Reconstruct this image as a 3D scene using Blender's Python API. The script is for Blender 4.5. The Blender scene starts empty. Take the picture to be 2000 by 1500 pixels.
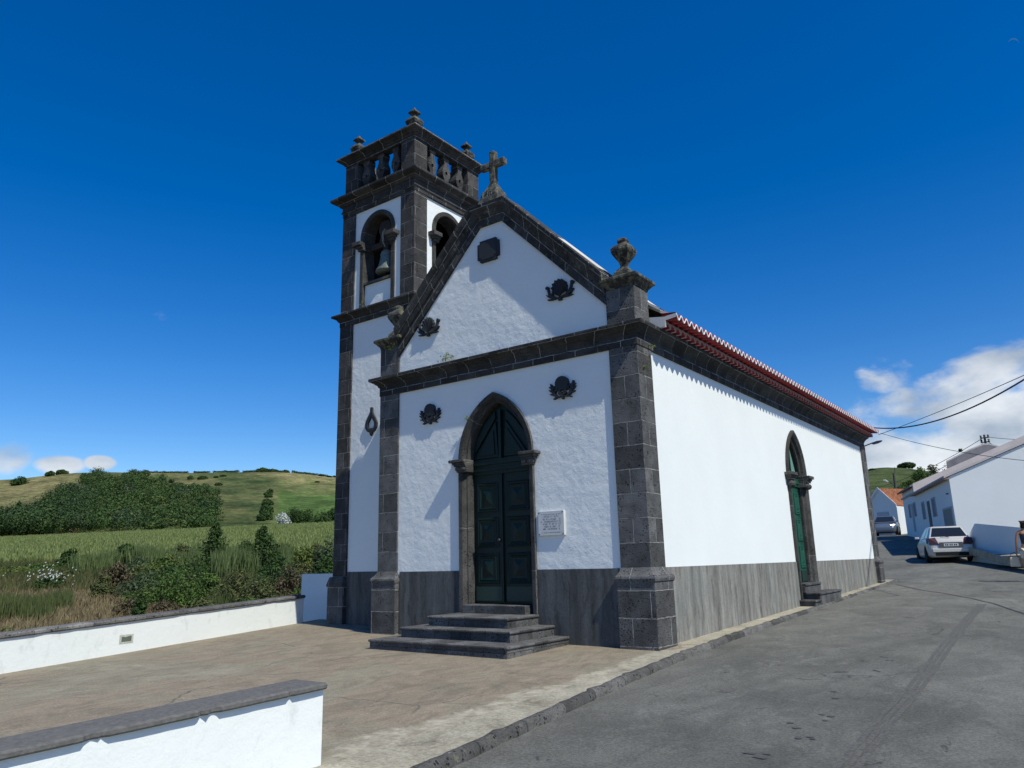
import bpy, bmesh, math, random
from mathutils import Vector, Matrix
from mathutils import noise as mnoise
S = bpy.context.scene
R = math.radians
rnd = random.Random(7)
# ------------------------------------------------------------------ camera
CX, CY, CZ = 5.00917, -10.15679, 1.232
F = Vector((-0.57415607, 0.785924, 0.2294957)); RT = Vector((0.80386862, 0.59431656, -0.02414687)); U = Vector((0.1553707, -0.17062032, 0.9730101))
cam = bpy.data.cameras.new('camera'); co = bpy.data.objects.new('camera', cam); S.collection.objects.link(co)
cam.sensor_width = 36; cam.lens = 1464.03/2000*36; cam.clip_start = .05; cam.clip_end = 9000
co.matrix_world = Matrix(((RT.x, U.x, -F.x, CX), (RT.y, U.y, -F.y, CY), (RT.z, U.z, -F.z, CZ), (0, 0, 0, 1)))
S.camera = co
# ------------------------------------------------------------------ world and sun
SUN = Vector((.77, -.180, 1.0)).normalized()
W = bpy.data.worlds.new('World'); S.world = W; W.use_nodes = True
nt = W.node_tree; nt.nodes.clear()
def wn(t, **k):
    n = nt.nodes.new(t)
    for a, b in k.items(): setattr(n, a, b)
    return n
out = wn('ShaderNodeOutputWorld'); bg = wn('ShaderNodeBackground'); nt.links.new(bg.outputs[0], out.inputs[0])
sky = wn('ShaderNodeTexSky', sky_type='NISHITA', sun_disc=False, sun_elevation=math.asin(SUN.z), sun_rotation=math.atan2(SUN.x, SUN.y), altitude=600, air_density=1.0, dust_density=.35, ozone_density=3.5)
hsv = wn('ShaderNodeHueSaturation'); hsv.inputs['Saturation'].default_value = 1.43; hsv.inputs['Value'].default_value = 1.10; hsv.inputs['Hue'].default_value = .5105
nt.links.new(sky.outputs[0], hsv.inputs['Color'])
bg.inputs['Strength'].default_value = .118
# clouds: noise in the direction of view, kept to low banks round the horizon
tc = wn('ShaderNodeTexCoord')
mp = wn('ShaderNodeMapping'); mp.inputs['Scale'].default_value = (1, 1, 1.9); nt.links.new(tc.outputs['Generated'], mp.inputs[0])
nz = wn('ShaderNodeTexNoise'); nz.inputs['Scale'].default_value = 6.5; nz.inputs['Detail'].default_value = 10; nz.inputs['Roughness'].default_value = .56; nz.inputs['Distortion'].default_value = .25
nt.links.new(mp.outputs[0], nz.inputs['Vector'])
def wmath(op, a, b=None, clamp=False):
    n = wn('ShaderNodeMath', operation=op, use_clamp=clamp)
    for i, v in enumerate((a, b)):
        if v is None: continue
        if isinstance(v, (int, float)): n.inputs[i].default_value = v
        else: nt.links.new(v, n.inputs[i])
    return n.outputs[0]
def px_dir(px, py):
    d = F + RT*((px-1000)/1464.03) - U*((py-750)/1464.03); return d.normalized()
def blob(px, py, rad, amp, squash=1.6):
    d = px_dir(px, py)
    s = wn('ShaderNodeVectorMath', operation='SUBTRACT'); nt.links.new(tc.outputs['Generated'], s.inputs[0]); s.inputs[1].default_value = d
    m = wn('ShaderNodeVectorMath', operation='MULTIPLY'); nt.links.new(s.outputs[0], m.inputs[0]); m.inputs[1].default_value = (1, 1, squash)
    l = wn('ShaderNodeVectorMath', operation='LENGTH'); nt.links.new(m.outputs[0], l.inputs[0])
    r = wn('ShaderNodeMapRange', interpolation_type='SMOOTHSTEP'); nt.links.new(l.outputs['Value'], r.inputs['Value'])
    r.inputs['From Min'].default_value = rad; r.inputs['From Max'].default_value = rad*.25; r.inputs['To Min'].default_value = 0; r.inputs['To Max'].default_value = amp
    return r.outputs[0]
bl = None
for b in [(1960, 840, .27, .46, 2.7), (1860, 840, .22, .42, 2.1), (1930, 765, .15, .40, 2.0), (1830, 770, .12, .33, 1.8), (1735, 730, .075, .34, 1.5), (1650, 775, .05, .24, 1.6), (1770, 890, .16, .44, 2.2), (2130, 800, .22, .4, 2.2),
          (115, 908, .045, .40, 2.2), (5, 885, .065, .30, 1.5), (195, 904, .030, .38, 2.0), (-150, 880, .12, .28, 2.0)]:
    o = blob(*b); bl = o if bl is None else wmath('MAXIMUM', bl, o)
cover = wmath('ADD', nz.outputs['Fac'], bl)
cr = wn('ShaderNodeMapRange', interpolation_type='SMOOTHSTEP'); nt.links.new(cover, cr.inputs['Value']); cr.inputs['From Min'].default_value = .73; cr.inputs['From Max'].default_value = .90; cr.inputs['To Max'].default_value = .93
n2 = wn('ShaderNodeTexNoise'); n2.inputs['Scale'].default_value = 9; n2.inputs['Detail'].default_value = 6; nt.links.new(mp.outputs[0], n2.inputs['Vector'])
cc = wn('ShaderNodeValToRGB'); cc.color_ramp.elements[0].position = .36; cc.color_ramp.elements[0].color = (3.4, 4.0, 4.8, 1); cc.color_ramp.elements[1].position = .62; cc.color_ramp.elements[1].color = (7.3, 7.6, 7.9, 1)
nt.links.new(n2.outputs['Fac'], cc.inputs[0])
mx = wn('ShaderNodeMixRGB'); nt.links.new(cr.outputs[0], mx.inputs[0]); nt.links.new(hsv.outputs[0], mx.inputs[1]); nt.links.new(cc.outputs[0], mx.inputs[2])
nt.links.new(mx.outputs[0], bg.inputs['Color'])
sl = bpy.data.lights.new('sun', 'SUN'); sl.energy = 4.4; sl.angle = R(.5); sl.color = (1, .975, .85)
so = bpy.data.objects.new('sun', sl); S.collection.objects.link(so); so.rotation_euler = (-SUN).to_track_quat('-Z', 'Y').to_euler()
S.view_settings.view_transform = 'Standard'; S.view_settings.look = 'None'; S.view_settings.exposure = 0.04; S.view_settings.gamma = 1
S.cycles.max_bounces = 6
# ------------------------------------------------------------------ helpers
K = .77          # church drawing units to metres
class M:
    """collects faces, links them as one mesh object"""
    def __init__(s, k=K): s.v = []; s.f = []; s.uv = []; s.mi = []; s.k = k; s.cur = 0
    def face(s, pts, uvs=None):
        i = len(s.v); s.v += [Vector(p) for p in pts]; s.f.append(tuple(range(i, i+len(pts)))); s.mi.append(s.cur)
        if uvs is None:
            n = Vector((0, 0, 0)); P = [Vector(p) for p in pts]
            for a in range(len(P)): n += (P[a]-P[0]).cross(P[(a+1) % len(P)]-P[0])
            ax, ay, az = abs(n.x), abs(n.y), abs(n.z)
            if az > max(ax, ay)*1.2: uvs = [(p.x, p.y) for p in P]
            elif ay >= ax: uvs = [(p.x, p.z) for p in P]
            else: uvs = [(p.y+.13, p.z) for p in P]
        s.uv.append(uvs)
    def quad(s, a, b, c, d, uvs=None): s.face([a, b, c, d], uvs)
    def box(s, x0, x1, y0, y1, z0, z1):
        a, b, c, d = (x0, y0), (x1, y0), (x1, y1), (x0, y1)
        for p, q in ((a, b), (b, c), (c, d), (d, a)): s.face([(p[0], p[1], z0), (q[0], q[1], z0), (q[0], q[1], z1), (p[0], p[1], z1)])
        s.face([(x0, y0, z1), (x1, y0, z1), (x1, y1, z1), (x0, y1, z1)]); s.face([(x0, y1, z0), (x1, y1, z0), (x1, y0, z0), (x0, y0, z0)])
    def frust(s, x0, x1, y0, y1, z0, z1, dx, dy=None):
        dy = dx if dy is None else dy
        A = [(x0, y0, z0), (x1, y0, z0), (x1, y1, z0), (x0, y1, z0)]; B = [(x0+dx, y0+dy, z1), (x1-dx, y0+dy, z1), (x1-dx, y1-dy, z1), (x0+dx, y1-dy, z1)]
        for i in range(4): s.face([A[i], A[(i+1) % 4], B[(i+1) % 4], B[i]])
        s.face(B); s.face(A[::-1])
    def prism(s, poly, fn, d0, d1, caps=(True, True)):
        """poly: 2D points; fn(a, b, d) -> 3D; extruded from d0 to d1"""
        n = len(poly)
        if caps[0]: s.face([fn(a, b, d0) for a, b in poly])
        if caps[1]: s.face([fn(a, b, d1) for a, b in poly][::-1])
        for i in range(n):
            a, b = poly[i], poly[(i+1) % n]
            s.face([fn(a[0], a[1], d1), fn(b[0], b[1], d1), fn(b[0], b[1], d0), fn(a[0], a[1], d0)][::-1])
    def sweep(s, rings, closed_ring=False, uvw=True):
        """rings: list of rings of 3D points; skin them, u along, v across"""
        L = 0.0
        for i in range(len(rings)-1):
            A, B = rings[i], rings[i+1]; dl = (Vector(B[0])-Vector(A[0])).length; t = 0.0
            n = len(A); rng = range(n) if closed_ring else range(n-1)
            for j in rng:
                a, b, c, d = A[j], A[(j+1) % n], B[(j+1) % n], B[j]; h = (Vector(b)-Vector(a)).length
                s.face([a, d, c, b], [(L, t), (L+dl, t), (L+dl, t+h), (L, t+h)]); t += h
            L += dl
    def squarelathe(s, cx, cy, prof, rot=0):
        """square-plan turned shape: prof = [(half, z)]"""
        rings = []
        for h, z in prof:
            rr = h*1.0; P = []
            for k in range(8):
                a = R(45*k) ; q = [(1, 0), (.92, .92), (0, 1), (-.92, .92), (-1, 0), (-.92, -.92), (0, -1), (.92, -.92)][k]
                P.append((cx+q[0]*rr, cy+q[1]*rr, z))
            rings.append(P)
        for i in range(len(rings)-1):
            for j in range(8): s.face([rings[i][j], rings[i][(j+1) % 8], rings[i+1][(j+1) % 8], rings[i+1][j]])
        s.face(rings[-1]); s.face(rings[0][::-1])
    def lathe(s, cx, cy, prof, n=20, axis='z'):
        rings = []
        for r, z in prof:
            P = []
            for k in range(n):
                a = 2*math.pi*k/n
                if axis == 'z': P.append((cx+r*math.cos(a), cy+r*math.sin(a), z))
                elif axis == 'y': P.append((cx+r*math.cos(a), z, cy+r*math.sin(a)))
                else: P.append((z, cx+r*math.cos(a), cy+r*math.sin(a)))
            rings.append(P)
        for i in range(len(rings)-1):
            for j in range(n): s.face([rings[i][j], rings[i][(j+1) % n], rings[i+1][(j+1) % n], rings[i+1][j]])
        s.face(rings[-1]); s.face(rings[0][::-1])
    def tube(s, pts, r, n=6):
        pts = [Vector(p) for p in pts]; rings = []
        for i, p in enumerate(pts):
            t = (pts[min(i+1, len(pts)-1)]-pts[max(i-1, 0)]).normalized()
            a = t.orthogonal().normalized() if abs(t.z) > .9 else t.cross(Vector((0, 0, 1))).normalized()
            b = t.cross(a); rr = r[i] if isinstance(r, (list, tuple)) else r
            rings.append([tuple(p+a*rr*math.cos(2*math.pi*k/n)+b*rr*math.sin(2*math.pi*k/n)) for k in range(n)])
        for i in range(len(rings)-1):
            for j in range(n): s.face([rings[i][j], rings[i][(j+1) % n], rings[i+1][(j+1) % n], rings[i+1][j]])
        s.face(rings[0][::-1]); s.face(rings[-1])
    def build(s, name, mats, parent=None, smooth=False, bevel=0, weld=True, **tags):
        me = bpy.data.meshes.new(name); me.from_pydata([tuple(p*s.k) for p in s.v], [], s.f)
        uvl = me.uv_layers.new(name='UVMap'); i = 0; flat = []
        for u in s.uv:
            for q in u: flat += [q[0], q[1]]
        uvl.data.foreach_set('uv', flat)
        if not isinstance(mats, (list, tuple)): mats = [mats]
        for m in mats: me.materials.append(m)
        me.polygons.foreach_set('material_index', s.mi)
        if weld:
            bm = bmesh.new(); bm.from_mesh(me); bmesh.ops.remove_doubles(bm, verts=bm.verts, dist=.0004)
            bmesh.ops.recalc_face_normals(bm, faces=bm.faces)
            bm.to_mesh(me); bm.free()
        if smooth: me.polygons.foreach_set('use_smooth', [True]*len(me.polygons))
        me.update()
        o = bpy.data.objects.new(name, me); S.collection.objects.link(o)
        if parent: o.parent = parent
        if bevel:
            b = o.modifiers.new('bevel', 'BEVEL'); b.width = bevel; b.segments = 2; b.limit_method = 'ANGLE'; b.angle_limit = R(40)
        tag(o, **tags); return o
def tag(o, label=None, cat=None, group=None, kind=None):
    if label: o['label'] = label
    if cat: o['category'] = cat
    if group: o['group'] = group
    if kind: o['kind'] = kind
    return o
def empty(name, loc=(0, 0, 0), rz=0, **t):
    o = bpy.data.objects.new(name, None); S.collection.objects.link(o); o.location = loc; o.rotation_euler = (0, 0, rz); o.empty_display_size = .2
    return tag(o, **t)
def copy_tree(o, parent=None):
    c = o.copy(); S.collection.objects.link(c)
    if parent: c.parent = parent
    for ch in list(o.children): copy_tree(ch, c)
    return c
# ------------------------------------------------------------------ materials
class Mat:
    def __init__(s, name, rough=.8, spec=.3):
        s.m = bpy.data.materials.new(name); s.m.use_nodes = True; s.t = s.m.node_tree; s.b = s.t.nodes['Principled BSDF']
        s.b.inputs['Roughness'].default_value = rough; s.b.inputs['Specular IOR Level'].default_value = spec
    def n(s, t, **k):
        n = s.t.nodes.new(t)
        for a, b in k.items():
            if a.startswith('i_'): n.inputs[a[2:].replace('_', ' ')].default_value = b
            else: setattr(n, a, b)
        return n
    def l(s, a, b): s.t.links.new(a, b)
    def coord(s, kind='Object', scale=(1, 1, 1), dist=0, dscale=1.):
        tc = s.n('ShaderNodeTexCoord'); mp = s.n('ShaderNodeMapping'); mp.inputs['Scale'].default_value = scale
        if dist:
            nz = s.n('ShaderNodeTexNoise', i_Scale=dscale); s.l(tc.outputs['Object'], nz.inputs['Vector'])
            sub = s.n('ShaderNodeVectorMath', operation='SUBTRACT'); s.l(nz.outputs['Color'], sub.inputs[0]); sub.inputs[1].default_value = (.5, .5, .5)
            ma = s.n('ShaderNodeVectorMath', operation='MULTIPLY_ADD'); s.l(sub.outputs[0], ma.inputs[0]); ma.inputs[1].default_value = (dist,)*3; s.l(tc.outputs[kind], ma.inputs[2]); s.l(ma.outputs[0], mp.inputs[0])
        else: s.l(tc.outputs[kind], mp.inputs[0])
        return mp.outputs[0]
    def noise(s, vec, scale, detail=5, rough=.55, dist=0):
        n = s.n('ShaderNodeTexNoise', i_Scale=scale, i_Detail=detail, i_Roughness=rough, i_Distortion=dist); s.l(vec, n.inputs['Vector']); return n.outputs['Fac']
    def ramp(s, fac, stops):
        r = s.n('ShaderNodeValToRGB'); e = r.color_ramp.elements
        while len(e) < len(stops): e.new(.5)
        for i, (p, c) in enumerate(stops): e[i].position = p; e[i].color = (c, c, c, 1) if isinstance(c, (int, float)) else (*c, 1)
        s.l(fac, r.inputs[0]); return r.outputs[0]
    def mix(s, fac, a, b, mode='MIX'):
        n = s.n('ShaderNodeMixRGB', blend_type=mode)
        for i, v in enumerate((fac, a, b)):
            if isinstance(v, (int, float)): n.inputs[i].default_value = v if i == 0 else (v, v, v, 1)
            elif isinstance(v, tuple): n.inputs[i].default_value = (*v, 1)
            else: s.l(v, n.inputs[i])
        return n.outputs[0]
    def math(s, op, a, b=0., clamp=False):
        n = s.n('ShaderNodeMath', operation=op, use_clamp=clamp)
        for i, v in enumerate((a, b)):
            if isinstance(v, (int, float)): n.inputs[i].default_value = v
            else: s.l(v, n.inputs[i])
        return n.outputs[0]
    def col(s, c):
        if isinstance(c, tuple): s.b.inputs['Base Color'].default_value = (*c, 1)
        else: s.l(c, s.b.inputs['Base Color'])
        return s
    def bump(s, h, strength=.5, dist=.02):
        b = s.n('ShaderNodeBump', i_Strength=strength, i_Distance=dist); s.l(h, b.inputs['Height']); s.l(b.outputs[0], s.b.inputs['Normal']); return s
def plain(name, c, rough=.6, spec=.4, metal=0, var=.12, scale=20, bump=0):
    m = Mat(name, rough, spec); v = m.coord(); n = m.noise(v, scale)
    m.col(m.mix(1., c, m.ramp(n, [(.3, 1-var), (.7, 1+0*var)]), 'MULTIPLY')); m.b.inputs['Metallic'].default_value = metal
    if bump: m.bump(n, bump, .01)
    return m.m
def stone(name, bw=.85, bh=.46, mortar=.009, base=.05, lichen=0., off=.43, tint=(1., .99, .985), mcol=.33):
    m = Mat(name, .93, .15)
    uv = m.coord('UV', dist=.035, dscale=5.0)
    br = m.n('ShaderNodeTexBrick', offset=off, offset_frequency=2, squash=.8, squash_frequency=2)
    m.l(uv, br.inputs['Vector']); br.inputs['Scale'].default_value = 1; br.inputs['Brick Width'].default_value = bw; br.inputs['Row Height'].default_value = bh
    br.inputs['Mortar Size'].default_value = mortar; br.inputs['Mortar Smooth'].default_value = .35; br.inputs['Bias'].default_value = 0
    br.inputs['Color1'].default_value = (.6, .6, .6, 1); br.inputs['Color2'].default_value = (1.25, 1.25, 1.25, 1); br.inputs['Mortar'].default_value = (.9, .9, .9, 1)
    ob = m.coord(); a = m.noise(ob, 3.5, 6); b = m.noise(ob, 60, 3, .7)
    c = m.mix(1., tuple(base*t for t in tint), m.ramp(a, [(.3, .62), (.7, 1.35)]), 'MULTIPLY')
    c = m.mix(1., c, br.outputs['Color'], 'MULTIPLY'); c = m.mix(1., c, m.ramp(b, [(.3, .6), (.65, 1.35)]), 'MULTIPLY')
    vo = m.n('ShaderNodeTexVoronoi', i_Scale=24.); m.l(ob, vo.inputs['Vector'])
    pit = m.ramp(vo.outputs['Distance'], [(.16, 1), (.30, 0)])
    pmask = m.math('MULTIPLY', pit, m.ramp(m.noise(ob, 5, 3), [(.42, 0), (.58, 1)]))
    c = m.mix(m.math('MULTIPLY', pmask, .75), c, .008)
    # pale mortar showing in broken patches along the joints
    joint = m.math('MULTIPLY', br.outputs['Fac'], m.ramp(m.noise(ob, 4.5, 4, .6), [(.36, 0.10), (.54, 1)]))
    wide = m.math('MULTIPLY', joint, m.ramp(m.noise(ob, 25, 3), [(.3, .45), (.55, 1)]))
    c = m.mix(wide, c, (mcol, mcol*.98, mcol*.93))
    if lichen:
        lm = m.ramp(m.noise(ob, 9, 6, .7), [(.62-.2*lichen, 0), (.74-.2*lichen, 1)])
        c = m.mix(m.math('MULTIPLY', lm, .8), c, m.mix(m.noise(ob, 30, 3), (.16, .15, .085), (.20, .20, .15)))
    m.col(c)
    h = m.math('ADD', m.math('MULTIPLY', b, .25), m.math('MULTIPLY', a, .5)); h = m.math('SUBTRACT', h, m.math('MULTIPLY', pmask, .7)); h = m.math('SUBTRACT', h, m.math('MULTIPLY', br.outputs['Fac'], .55))
    m.bump(h, 1.0, .032); return m.m
def plaster(name, c=(.80, .81, .82), strength=.35, big=.5, dirt=.0):
    m = Mat(name, .85, .2); ob = m.coord(); a = m.noise(ob, 1.6, 5, .55); b = m.noise(ob, 9, 5, .6); d = m.noise(ob, 55, 3, .6)
    cc = m.mix(1., c, m.ramp(m.noise(ob, .8, 4), [(.3, .955), (.7, 1.)]), 'MULTIPLY')
    sc = m.coord(scale=(1, 1, 1)); v = m.ramp(m.noise(ob, 14, 6, .75), [(.68, 1), (.78, .72)])
    cc = m.mix(.5, cc, m.mix(1., cc, v, 'MULTIPLY'))
    if dirt:
        st = m.coord(scale=(1, 1, .55)); cc = m.mix(m.math('MULTIPLY', m.ramp(m.noise(st, 5, 6, .65), [(.56, 0), (.72, 1)]), dirt), cc, (.45, .47, .45))
    m.col(cc); h = m.math('ADD', m.math('MULTIPLY', a, big), m.math('ADD', m.math('MULTIPLY', b, .35), m.math('MULTIPLY', d, .12))); m.bump(h, strength, .05); return m.m
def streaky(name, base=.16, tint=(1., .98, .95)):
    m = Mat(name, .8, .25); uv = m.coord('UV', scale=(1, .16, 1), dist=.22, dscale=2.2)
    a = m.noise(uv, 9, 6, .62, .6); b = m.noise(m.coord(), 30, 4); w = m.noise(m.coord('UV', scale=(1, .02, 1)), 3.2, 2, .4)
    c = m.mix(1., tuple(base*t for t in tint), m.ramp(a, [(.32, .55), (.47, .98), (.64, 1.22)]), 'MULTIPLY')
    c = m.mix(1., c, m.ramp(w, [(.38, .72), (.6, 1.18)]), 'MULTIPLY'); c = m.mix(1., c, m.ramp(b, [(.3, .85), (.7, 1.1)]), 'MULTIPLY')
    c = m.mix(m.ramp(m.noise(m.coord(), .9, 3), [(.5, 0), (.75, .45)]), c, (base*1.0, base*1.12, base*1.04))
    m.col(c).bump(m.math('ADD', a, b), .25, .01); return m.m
stone_pil = stone('basalt_pilaster', .95, .47, .011, .105)
stone_big = stone('basalt_plinth', 1.25, .50, .013, .105, off=.4)
stone_band = stone('basalt_band', .64, .438, .012, .055, off=.37)
stone_rake = stone('basalt_rake', .60, .31, .012, .055, lichen=.25)
stone_tower = stone('basalt_tower', 1.1, .43, .010, .066, tint=(1.03, .98, .95), mcol=.28)
stone_lichen = stone('basalt_lichened', 5, 5, .004, .055, lichen=.75)
stone_frame = stone('basalt_door_frame', 3.0, .62, .007, .085, tint=(1.02, .98, .93), off=0)
stone_step = stone('basalt_step', .55, 3.0, .006, .105, mcol=.05)
white_front = plaster('whitewashed_plaster_rough', (.80, .82, .81), .55, .85)
white_side = plaster('whitewashed_plaster', (.795, .82, .80), .18, .5)
white_dirty = plaster('whitewashed_plaster_weathered', (.785, .81, .79), .3, .6, dirt=.4)
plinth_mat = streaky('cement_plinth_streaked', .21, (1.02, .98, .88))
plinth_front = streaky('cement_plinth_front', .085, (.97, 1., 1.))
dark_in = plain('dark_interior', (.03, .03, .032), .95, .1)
emblem_mat = plain('painted_dark_stone', (.030, .033, .038), .7, .3, bump=.3, scale=40)
door_mat = plain('green_door_paint', (.003, .016, .013), .5, .3, var=.2, scale=6)
door_side_mat = plain('green_side_door_paint', (.010, .085, .050), .42, .45, var=.3, scale=6)
metal_dark = plain('dark_metal', (.05, .05, .055), .45, .5, .6)
bronze = plain('weathered_bronze', (.17, .20, .17), .5, .5, .25, var=.4, scale=14)
wood_dark = plain('aged_dark_wood', (.055, .045, .038), .85, .2, var=.4, scale=12)
red_tile = plain('red_painted_tile', (.34, .022, .030), .6, .35, var=.3, scale=9)
white_rim = plain('whitewashed_tile_edge', (.80, .80, .80), .8, .2, var=.05)
mortar_mat = plain('grey_eave_mortar', (.36, .31, .30), .9, .1, var=.25, scale=15)
marble = plain('white_marble', (.60, .61, .60), .45, .4, var=.1, scale=8)
ink = plain('faded_engraved_letters', (.13, .13, .14), .8, .2)
# ------------------------------------------------------------------ terrain height (metres)
FH = Vector((F.x, F.y)).normalized(); RH = Vector((FH.y, -FH.x))
def lerp_tab(tab, x):
    if x <= tab[0][0]: return tab[0][1]
    for (a, b), (c, d) in zip(tab, tab[1:]):
        if x <= c: t = (x-a)/(c-a); return b+(d-b)*t
    return tab[-1][1]
def smooth_tab(tab, x):
    # small moving average so that the breaks between stretches are rounded
    w = max(.6, abs(x)*.05); return sum(lerp_tab(tab, x+w*k) for k in (-1, -.5, 0, .5, 1))/5
ROAD = [(-60, -1.2), (-12, -.36), (0, -.045), (10, .16), (15.5, .30), (19, .45), (25, .72), (31, 1.08), (41, 1.85), (47, 2.25), (58, 2.55), (80, 3.4), (110, 5)]
def road_z(x, y): return smooth_tab(ROAD, y) if y > 14 else lerp_tab(ROAD, y)
LEFT = [(0, -1.2), (12, -1.35), (22, -1.5), (30, -1.55), (45, -1.3), (60, -.4), (72, .6), (85, 1.2), (100, 2.3), (130, 4.2), (200, 8.8), (300, 15.2), (350, 18.5), (365, 18.0), (390, 20), (560, 56), (690, 88), (740, 94), (800, 96), (900, 90), (1100, 40), (1500, 10), (9000, 0)]
RIGHT = [(0, 0), (70, 2.0), (100, 2), (130, 4), (170, 12.5), (230, 24.5), (262, 29.3), (300, 28.5), (420, 18), (700, 6), (9000, 0)]
SKL = [(-300, 948), (0, 934), (60, 924), (120, 917), (200, 914), (300, 915), (420, 917), (520, 918), (560, 922), (650, 934), (800, 950), (1000, 990)]
SKR = [(1600, 960), (1680, 930), (1710, 921), (1740, 917), (1790, 918), (1830, 925), (1900, 935), (2000, 950), (2300, 980)]
def horizon_y(px): return 1120.1-(px)*.0248
def view_dt(x, y):
    v = Vector((x-CX, y-CY)); D = v.dot(FH); return D, (v.dot(RH)/D if D > .5 else 0)
def terrain_z(x, y):
    D, t = view_dt(x, y)
    # px from t: undo the small camera pitch and roll by using the horizon row
    px = 1000+t*1464*1.027
    zr = road_z(x, y)-.06 if y < 75 else None
    nzv = mnoise.noise(Vector((x*.012, y*.012, .3)))*1.0
    if D < 4: return zr if zr is not None else 0
    skl = (horizon_y(px)-lerp_tab(SKL, px))/(horizon_y(300)-917.)
    zl = lerp_tab(LEFT, D)
    if D > 365: zl = 18.0+(zl-18.0)*skl+nzv*2.0*min(1, (D-365)/100)
    elif D > 100: zl += (px-325)/325*((D-100)/265)*1.6
    skr = (horizon_y(px)-lerp_tab(SKR, px))/156.
    zR = lerp_tab(RIGHT, D)
    if D > 100: zR = 2+(zR-2)*max(.3, skr)
    if zr is not None: 
        b = min(1, max(0, (D-62)/25)); zR = zr*(1-b)+zR*b
    # left sector is the valley, right sector follows the street
    wl = min(1, max(0, (980-px)/250)); 
    if D < 40:   # the church platform hides the drop
        e = min(1, max(0, (-x-9.2+.0*y)/1.5)) if y < 4 else min(1, max(0, (-x-8.6)/1.5)); wl = e
    return zl*wl+zR*(1-wl)
def at(px, D, dz=0):
    t = (px-1000)/1.027/1464; v = Vector((CX, CY))+(FH+RH*t)*D; return Vector((v.x, v.y, terrain_z(v.x, v.y)+dz))
# ------------------------------------------------------------------ terrain sheet
def attr_ground(name, bumps=.4):
    m = Mat(name, .95, .1); a = m.n('ShaderNodeAttribute', attribute_name='Col'); ob = m.coord()
    c = m.mix(1., a.outputs['Color'], m.ramp(m.noise(ob, .35, 8, .65), [(.3, .62), (.7, 1.4)]), 'MULTIPLY')
    c = m.mix(1., c, m.ramp(m.noise(ob, .045, 8, .65), [(.3, .55), (.7, 1.4)]), 'MULTIPLY'); c = m.mix(1., c, m.ramp(m.noise(m.coord(scale=(.25, .25, 2.2)), .5, 6, .6), [(.38, .6), (.55, 1.1)]), 'MULTIPLY')
    c = m.mix(1., c, m.ramp(m.noise(ob, 2.5, 5, .7), [(.3, .7), (.7, 1.3)]), 'MULTIPLY')
    m.col(c).bump(m.noise(ob, 1.2, 8, .7), bumps, .4); return m.m
def pxof(x, y):
    D, t = view_dt(x, y); return 1000+t*1464*1.027, D
def tcol(x, y):
    px, D = pxof(x, y); n = mnoise.noise(Vector((x*.02, y*.02, 1))); n2 = mnoise.noise(Vector((x*.09, y*.09, 4)))
    grass = Vector((.088, .104, .036)); dry = Vector((.22, .19, .085)); dk = Vector((.035, .065, .018)); dirt = Vector((.17, .125, .075))
    if D < 3 or (px > 1300): 
        return grass.lerp(dk, .35+.3*n) if D > 60 else dirt.lerp(grass, .3)
    if D < 34: return dirt.lerp(dry, .5+.5*n2)
    if D < 72:
        c = dirt.lerp(dry, .45+.6*n2) if px < 300 else Vector((.07, .08, .03)).lerp(dirt, .3+.6*n2)
        return c
    if D < 105: return Vector((.06, .085, .025)).lerp(dry, max(0, n2)*.6)
    if D < 366: return Vector((.155, .18, .055))
    if px < 130: return dry.lerp(grass, max(0, min(1, .30+.9*n)))
    c = grass.lerp(dry, max(0, min(1, .18+.9*n+ (D-600)/500)))
    if 405 < px < 515:
        band = math.sin(D*.085+1.5*n2+px*.01); c = c.lerp(dk, max(0, min(.75, .25+.6*band)))
    if px > 530: c = Vector((.075, .125, .03)).lerp(dry, max(0, min(1, (D-520)/190+.5*n2)))
    return c
def polar():
    m = M(1); rads = [0]; r = 3.0
    while r < 1300: rads.append(r); r *= 1.042
    rads += [1600, 2200, 3200, 5000, 8000]
    azs = []
    base = math.atan2(FH.x, FH.y)
    a = -180.
    while a < 180: azs.append(a); a += .45 if -45 < a < 45 else 3.
    me = bpy.data.meshes.new('terrain'); vs = []; cols = []
    for rr in rads:
        for a in azs:
            th = base+R(a); x = CX+rr*math.sin(th); y = CY+rr*math.cos(th); vs.append((x, y, terrain_z(x, y)-(0.35 if rr < 60 else 0) if rr > 0 else -.8)); cols.append(tcol(x, y))
    n = len(azs); fs = []
    for i in range(len(rads)-1):
        for j in range(n): fs.append((i*n+j, i*n+(j+1) % n, (i+1)*n+(j+1) % n, (i+1)*n+j) if i else (j, (i+1)*n+(j+1) % n, (i+1)*n+j))
    me.from_pydata(vs, [], [f[::-1] for f in fs]); me.materials.append(attr_ground('hill_grass'))
    ca = me.color_attributes.new('Col', 'FLOAT_COLOR', 'POINT'); fl = []
    for c in cols: fl += [c.x, c.y, c.z, 1]
    ca.data.foreach_set('color', fl); me.polygons.foreach_set('use_smooth', [True]*len(me.polygons)); me.update()
    o = bpy.data.objects.new('terrain', me); S.collection.objects.link(o); tag(o, kind='structure')
polar()
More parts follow.
